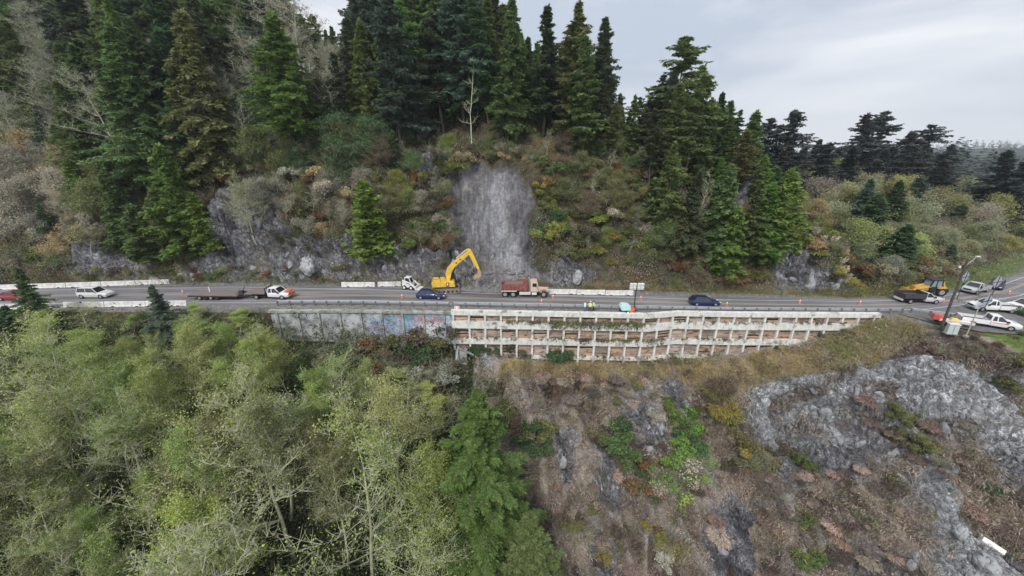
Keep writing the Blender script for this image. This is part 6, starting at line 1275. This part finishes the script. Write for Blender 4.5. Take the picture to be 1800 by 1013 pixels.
clump(1140, 740, (180, 80), 16, ['fern', 'twiggy', 'leafy'], ['tan', 'brown', 'straw', 'oliv'], (.8, 1.6), ''); clump(1000, 920, (90, 80), 12, ['fern', 'leafy'], ['tan', 'brown', 'oliv', 'gold'], (.8, 1.6), ''); clump(1480, 880, (110, 100), 14, ['fern', 'twiggy'], ['tan', 'brown', 'redb'], (.6, 1.3), '')
clump(1800, 552, (26, 8), 4, ['leafy'], ['dkgreen'], (1.0, 1.6), ''); clump(1795, 590, (20, 10), 4, ['leafy', 'fern'], ['mid', 'oliv'], (.5, .9), '')
for poly, n in (([(890, 660), (1300, 660), (1290, 760), (1200, 760), (1000, 740), (890, 730)], 46), ([(950, 760), (1280, 880), (1290, 1013), (1000, 1013)], 30), ([(1340, 820), (1560, 820), (1620, 1013), (1330, 1013)], 46), ([(1450, 680), (1700, 740), (1780, 880), (1600, 800)], 26), ([(1640, 830), (1800, 840), (1800, 960), (1700, 900)], 18)):
    scatter(n, poly, ['fern', 'fern', 'twiggy'], ['mauvel', 'mauve', 'tan', 'mauvel', 'mauve', 'dkm'], (.7, 1.5), 1.1, 1.15)
def angular(seed):
    bm = bmesh.new(); bmesh.ops.create_icosphere(bm, subdivisions=3, radius=1); co = np.array([v_.co[:] for v_ in bm.verts]); r = np.random.default_rng(seed); N_ = uv3(13, r); dmin = np.full(len(co), 9.0)
    for k in range(13): dp = co @ N_[k]; dmin = np.minimum(dmin, np.where(dp > .05, r.uniform(.38, .8) / np.maximum(dp, .05), 9))
    f = np.minimum(dmin, 1.15) * (1 + .05 * fbm(co[:, 0] * 4 + seed, co[:, 1] * 4, co[:, 2] * 4, 2))
    for v_, ff in zip(bm.verts, f): v_.co = v_.co * ff
    me = bpy.data.meshes.new('rock_block'); bm.to_mesh(me); bm.free(); me.materials.append(mat('outcrop_rock', (.34, .345, .365), .92, var=.35, vscale=1.2, col2=(.20, .20, .21), c2scale=1.6, bump=.9, bscale=4)); return me
AR = [angular(i) for i in range(6)]
def outcrops(poly, n, smin, smax, where):
    us = [q_[0] for q_ in poly]; vs = [q_[1] for q_ in poly]; m = 0
    for _ in range(n * 8):
        u, v = rng.uniform(min(us), max(us)), rng.uniform(min(vs), max(vs))
        if not inpoly(np.array(u), np.array(v), poly) or rockat(u, v) < .5: continue
        p_, nn = hit(u, v)
        if p_ is None: continue
        o = link('rock_outcrop', random.choice(AR)); s_ = rng.uniform(smin, smax) ** 1.0; o.location = p_ - nn * s_ * .35; o.scale = (s_ * rng.uniform(.6, 1.0), s_ * .7, s_ * rng.uniform(1.0, 1.8)); o.rotation_euler = (rng.uniform(-.4, .2), rng.uniform(-.5, .5), rng.uniform(0, 6.28))
        tag(o, 'angular grey rock block jutting from ' + where, 'rock', 'rock blocks of ' + where); m += 1
        if m >= n: break
outcrops([(1300, 670), (1800, 650), (1800, 820), (1560, 790), (1340, 790)], 40, .35, 1.0, 'the cliff right of the wall'); outcrops([(1545, 775), (1660, 850), (1800, 990), (1800, 1013), (1600, 1013)], 34, .3, .9, 'the pale rock chute at bottom right')
outcrops([(110, 400), (455, 340), (520, 345), (840, 430), (840, 505), (110, 500)], 46, .4, 1.3, 'the roadside cliff at left'); outcrops([(1340, 390), (1420, 400), (1500, 512), (1350, 512)], 16, .4, 1.3, 'the rocky nose'); outcrops([(960, 690), (1300, 690), (1300, 1013), (960, 1013)], 30, .3, .9, 'the slope below the wall')
outcrops([(800, 440), (980, 460), (980, 508), (820, 508)], 14, .25, .6, 'the foot of the landslide')
# boulders
def boulder(u, v, s, label, m=None, seed=1):
    p, n = hit(u, v); e_ = empty('boulder', p, random.uniform(0, 6), label, 'boulder'); bm = bmesh.new(); bmesh.ops.create_icosphere(bm, subdivisions=4, radius=1)
    co = np.array([v_.co[:] for v_ in bm.verts]); a, b2, cidx = worley(co[:, 0] * 1.1 + seed * 7.1, co[:, 1] * 1.1, co[:, 2] * 1.1); f = 1 + (cidx - .5) * .35 + np.minimum(b2 - a, .3) * .4 + .1 * fbm(co[:, 0] * 2 + seed, co[:, 1] * 2, co[:, 2] * 2, 3)
    for v_, ff in zip(bm.verts, f): v_.co = v_.co * ff; v_.co.x *= s[0]; v_.co.y *= s[1]; v_.co.z *= s[2]
    me = bpy.data.meshes.new('rock'); bm.to_mesh(me); bm.free(); me.materials.append(m or mat('boulder_rock', (.36, .37, .38), .9, var=.25, vscale=1.5, bump=.8, bscale=3)); link('rock', me, e_)
boulder(1735, 992, (1.0, .8, .75), 'big pale boulder below the fallen white barrier'); boulder(1688, 935, (.55, .45, .8), 'upright pale rock left of the fallen white barrier', seed=2); boulder(1778, 985, (1.3, .7, .5), 'dark rock right of the fallen white barrier', mat('dark_rock', (.09, .09, .10), .9, var=.4, bump=1, bscale=3), 3)
boulder(1015, 488, (1.1, .8, 1.2), 'rounded grey boulder at the bank behind the barriers', seed=5); boulder(540, 468, (2.3, 1.0, 1.4), 'pale smooth rock slab in the bank above the flatbed truck', seed=6)
# pieces of rubble below the slide, each its own stone
r0 = None
for i in range(36):
    X = rng.normal(-1, 5); Y = rng.uniform(62.8, 66); z = ground(X, Y)
    if z is None: continue
    if r0 is None:
        bm = bmesh.new(); bmesh.ops.create_icosphere(bm, subdivisions=2, radius=1); co = np.array([v_.co[:] for v_ in bm.verts]); f = 1 + .35 * fbm(co[:, 0] * 1.3, co[:, 1] * 1.3, co[:, 2] * 1.3, 3)
        for v_, ff in zip(bm.verts, f): v_.co = v_.co * ff
        me = bpy.data.meshes.new('rubble_stone'); bm.to_mesh(me); bm.free(); me.materials.append(mat('rubble', (.19, .185, .19), .95, var=.3, bump=.8)); r0 = me
    o = link('rubble_stone', r0); s = rng.uniform(.12, .42); o.location = (X, Y, z + s * .2); o.scale = (s * 1.2, s, s * .8); o.rotation_euler = (rng.uniform(0, 3), 0, rng.uniform(0, 6)); tag(o, 'loose grey stone fallen at the foot of the landslide', 'stone', 'loose stones at the foot of the landslide')

# ------------------------------------------------------------------ uncountable growth: brush, dead grass, moss
def stuff(name, label, cat, pts, norms, per, ln, wd, cols, spread=.5, updir=0.6, droop=0.0):
    r = np.random.default_rng(len(pts)); n = len(pts); P = np.repeat(pts, per, 0); Nn = np.repeat(norms, per, 0); c = P + r.normal(size=P.shape) * spread + Nn * np.abs(r.normal(size=(len(P), 1))) * spread * .6
    d = Nn * .6 + np.array([0, 0, updir]) + r.normal(size=P.shape) * .6; d[:, 2] -= droop; V, Fq_ = cards(c, d, uv3(len(c), r) + Nn, ln * r.uniform(.5, 1.5, len(c)), wd * r.uniform(.5, 1.5, len(c)))
    me = mesh_np(name, V, [Fq_], [M_brush]); cc = np.repeat(np.repeat(cols, per, 0), 4, 0); add_col(me, cc); o = link(name, me); tag(o, label, cat, kind='stuff'); return o
def sample(poly, n, maskf=None):
    us = [p[0] for p in poly]; vs = [p[1] for p in poly]; P, Nn, UVs = [], [], []
    uu = rng.uniform(min(us), max(us), n * 3); vv = rng.uniform(min(vs), max(vs), n * 3); ok = inpoly(uu, vv, poly)
    for nm in ('scar',): ok &= ~inpoly(uu, vv, ROCKP[nm])
    for u, v in zip(uu[ok][:n], vv[ok][:n]):
        p, nn = hit(u, v)
        if p is None or ynear(p.x) - .5 < p.y < yfar(p.x) + .7: continue
        if p.x > 60 and 45.5 < p.y < yfar(p.x) + .7: continue
        P.append(p[:]); Nn.append((nn if nn.z > 0 else -nn)[:]); UVs.append((u, v))
    return np.array(P), np.array(Nn), np.array(UVs)
def pick(cols, P, seed, sc=.25):
    nz = fbm(P[:, 0] * sc + seed, P[:, 1] * sc, P[:, 2] * sc, 3) * 1.3 + .5 + np.random.default_rng(seed).normal(size=len(P)) * .18; i = np.clip((nz * len(cols)).astype(int), 0, len(cols) - 1); return np.array([CO[c] for c in cols])[i]
rockset = ['cl1', 'cl2', 'cl3', 'cl4', 'cl5', 'cl6', 'cl7', 'lr1', 'lr2', 'lr3', 'lr4', 'lr5', 'lr6', 'lr7']
def thin(P, Nn, UVs, keep):
    m = np.ones(len(P), bool); inr = np.zeros(len(P), bool)
    inr = np.array([rockat(a_, b_) > .45 for a_, b_ in UVs])
    m = ~inr | (np.random.default_rng(4).random(len(P)) < keep); return P[m], Nn[m]
P, Nn, UVs = sample([(-60, 120), (600, 150), (1300, 240), (1480, 440), (1560, 520), (1000, 506), (-60, 500)], 9500); P, Nn = thin(P, Nn, UVs, .10)
stuff('hillside_brush', 'mixed brown, olive and grey undergrowth covering the slope above the road', 'undergrowth', P, Nn, 26, .30, .12, pick(['dark', 'brown', 'oliv', 'grey', 'brown', 'rust', 'oliv', 'mid', 'tan'], P, 3), .42)
P, Nn, UVs = sample([(1380, 310), (1900, 340), (1900, 470), (1560, 520), (1440, 470)], 3000)
stuff('bend_undergrowth', 'low olive and brown growth on the bank beyond the road bend', 'undergrowth', P, Nn, 24, .32, .12, pick(['brown', 'willow', 'oliv', 'grey', 'mid'], P, 5), .5)
P, Nn, UVs = sample([(880, 640), (1300, 632), (1560, 565), (1800, 640), (1900, 1100), (860, 1100)], 8000); P, Nn = thin(P, Nn, UVs, .035)
stuff('dead_bracken', 'dry tan and brown dead bracken covering the slope below the wall', 'dead bracken', P, Nn, 26, .50, .07, pick(['dkm', 'mauve', 'oliv', 'redb', 'mauve', 'mauvel', 'grey', 'mauvel', 'tan'], P, 8, .55), .34, -.1, .55)
P, Nn, UVs = sample([(880, 636), (1290, 628), (1420, 610), (1500, 574), (1590, 556), (1640, 575), (1540, 640), (1440, 655), (1330, 680), (1290, 700), (1180, 668), (880, 665)], 4200)
stuff('dry_grass', 'straw yellow dry grass on the ledge below the retaining wall', 'grass', P, Nn, 24, .30, .035, pick(['straw', 'straw', 'oliv', 'straw', 'tan', 'yel'], P, 9, .2), .3)
P, Nn, UVs = sample([(1570, 548), (1660, 572), (1800, 610), (1800, 588), (1700, 575), (1600, 552)], 900); Q, Qn, QU = sample([(1480, 505), (1640, 490), (1690, 462), (1830, 430), (1830, 485), (1700, 512), (1570, 528), (1380, 520)], 1500)
P = np.concatenate([P, Q]); Nn = np.concatenate([Nn, Qn]); stuff('verge_grass', 'short green grass along the verges of the road bend', 'grass', P, Nn, 22, .16, .03, pick(['lime', 'bright', 'lime', 'oliv', 'yel'], P, 10, .3), .3)
P, Nn, UVs = sample([(-100, 560), (560, 560), (800, 600), (880, 680), (900, 1100), (-100, 1100)], 5000)
stuff('wood_understorey', 'dark green and brown understorey beneath the alder wood', 'undergrowth', P, Nn, 24, .40, .22, pick(['dark', 'dkgreen', 'brown', 'dark', 'oliv', 'mid'], P, 12), .9)
P, Nn, UVs = sample([(0, 480), (1560, 512), (1560, 524), (960, 510), (300, 497), (0, 505)], 2600)
stuff('roadside_grass', 'thin strip of yellow green weeds along the far road edge', 'grass', P, Nn, 18, .18, .05, pick(['oliv', 'yel', 'straw', 'brown', 'mid'], P, 13), .25)
# moss and weeds lying on the wall beams
P = []; 
for (xa, xb, zo, n) in ((6, 20.5, -1.5, 520), (-1, 6, -1.5, 60), (24, 55, -1.5, 60), (10, 24, -4.35, 160), (-8, 40, -4.35, 120), (-8, 34, -7.3, 160)):
    for _ in range(n): x = rng.uniform(xa, xb); P.append((x, wallY(x) - .1 + rng.uniform(-.06, .35), float(zr(x)) + zo + .03 - (rng.uniform(0, .9) if rng.random() < .45 and n in (520, 160) else 0)))
P = np.array(P); hang = P[:, 1] * 0; Nn = np.tile([0, -.5, .8], (len(P), 1)); P[:, 1] = np.where(P[:, 2] < 999, P[:, 1] - .08, P[:, 1])
stuff('wall_moss', 'dark green moss and weeds hanging over the middle beams of the white wall', 'moss', P, Nn, 14, .22, .12, pick(['dkm', 'brown', 'dark', 'dkm', 'grey', 'oliv'], P, 14), .13, 0, .3)

# ------------------------------------------------------------------ labels for the scattered plants
def short(t):
    return t
def phrase(e_, noun, colr, u, v, h, base):
    c = WORD[colr] if isinstance(colr, str) else 'green'
    if base in ('alder', 'bare', 'spruce', 'near', 'fir', 'young') and v > 560: return '%s %s in the wood %s' % (c, noun, low_word(u))
    if v > 560: return '%s %s %s' % (c, noun, low_word(u))
    if base in ('spruce', 'fir', 'bare') and v < 330: zone = 'high on the hill' if v < 90 else ('in the upper forest' if v < 170 else 'at the forest edge')
    elif u > 1400: zone = 'on the rise'
    else: zone = 'on the upper bank' if v < 350 else ('on the middle bank' if v < 430 else 'low down')
    return '%s %s %s %s' % (c, noun, zone, side_word(u))
by = {}
for (noun, colr, base), lst in LABS.items():
    for (e_, u, v, h, p) in lst: by.setdefault(phrase(e_, noun, colr, u, v, h, base), []).append((e_, u, v, h))
GR = {'spruce': 'spruces of the hillside forest', 'alder': 'alders of the lower wood'}
for ph, lst in by.items():
    if len(lst) == 1: lst[0][0]['label'] = ph
    elif len(lst) == 2:
        a, b = sorted(lst, key=lambda t: t[1]); a[0]['label'] = ph + ', left of two'; b[0]['label'] = ph + ', right of two'
    elif len(lst) <= 5:
        nm_ = {3: ['leftmost of three', 'middle of three', 'rightmost of three'], 4: ['leftmost of four', 'second of four', 'third of four', 'rightmost of four'], 5: ['leftmost of five', 'second of five', 'third of five', 'fourth of five', 'rightmost of five']}[len(lst)]
        for t, w_ in zip(sorted(lst, key=lambda t: t[1]), nm_): t[0]['label'] = ph + ', ' + w_
    else:
        for t in lst: t[0]['label'] = ph
for ph, lst in by.items():
    for t in lst: 
        n_ = t[0].name.split('.')[0]; t[0]['group'] = {'spruce_tree': 'spruces of the hill forest', 'fir_tree': 'firs of the hill forest', 'young_fir': 'young firs on the slope', 'alder_tree': 'alders of the lower wood', 'bare_alder': 'bare alders', 'willow_bush': 'willows beyond the bend', 'shrub': 'leafy shrubs on the slopes', 'twiggy_bush': 'twiggy bushes on the slopes', 'fern_clump': 'fern clumps on the slopes', 'pampas_grass': 'pampas clumps on the rocky nose', 'dead_tree': 'dead trees'}[n_] + ('' if len(lst) < 6 else ': ' + ph)

# far wood on the distant hills: one mass
r = np.random.default_rng(77); n = 5200; fX = r.uniform(30, 1900, n); fY = 178 + 1400 * r.random(n) ** 1.6; keep = (fX / fY > .3) & (fX / fY < 1.9); fX, fY = fX[keep], fY[keep]
i = np.clip(np.searchsorted(fy, fY), 0, len(fy) - 1); j = np.clip(np.searchsorted(fx, fX), 0, len(fx) - 1); fZ_ = FZ[i, j] - 1; hh = r.uniform(9, 17, len(fX)) * (1 + fY / 2500); m = 44
t = r.random((len(fX), m)); a = r.uniform(0, 6.283, t.shape); rad = (1 - t) ** .7 * .27 * hh[:, None] * r.uniform(.5, 1.1, t.shape)
c = np.stack([fX[:, None] + np.cos(a) * rad * .3, fY[:, None] + np.sin(a) * rad * .3, fZ_[:, None] + t * hh[:, None]], -1).reshape(-1, 3); d = np.stack([np.cos(a), np.sin(a), -.25 + 0 * a], -1).reshape(-1, 3)
V, F_ = cards(c, d, np.tile([0, 0, 1.], (len(c), 1)) + uv3(len(c), r) * .5, rad.ravel() + .8, np.repeat(hh, m) * .13)
me = mesh_np('far_forest', V, [F_], [M_brush]); cc = np.array([CO['far']]) * (.8 + .5 * r.random((len(fX), 1))); add_col(me, np.repeat(cc, m * 4, 0)); tag(link('far_forest', me), 'dark conifer forest covering the distant hills beyond the bend', 'forest', kind='stuff')
# ------------------------------------------------------------------ thin air
hm = bpy.data.materials.new('thin_haze'); hm.use_nodes = True; ht = hm.node_tree; ht.nodes.clear(); ho = ht.nodes.new('ShaderNodeOutputMaterial'); hv = ht.nodes.new('ShaderNodeVolumePrincipled')
hv.inputs['Color'].default_value = (.80, .87, .97, 1); hv.inputs['Density'].default_value = .00024; hv.inputs['Anisotropy'].default_value = .2; ht.links.new(hv.outputs[0], ho.inputs['Volume'])
hz = MB().box((0, 1040, 78), (6000, 3320, 350)).build('haze', hm); tag(hz, 'thin pale haze over the distant hills', 'haze', kind='stuff')
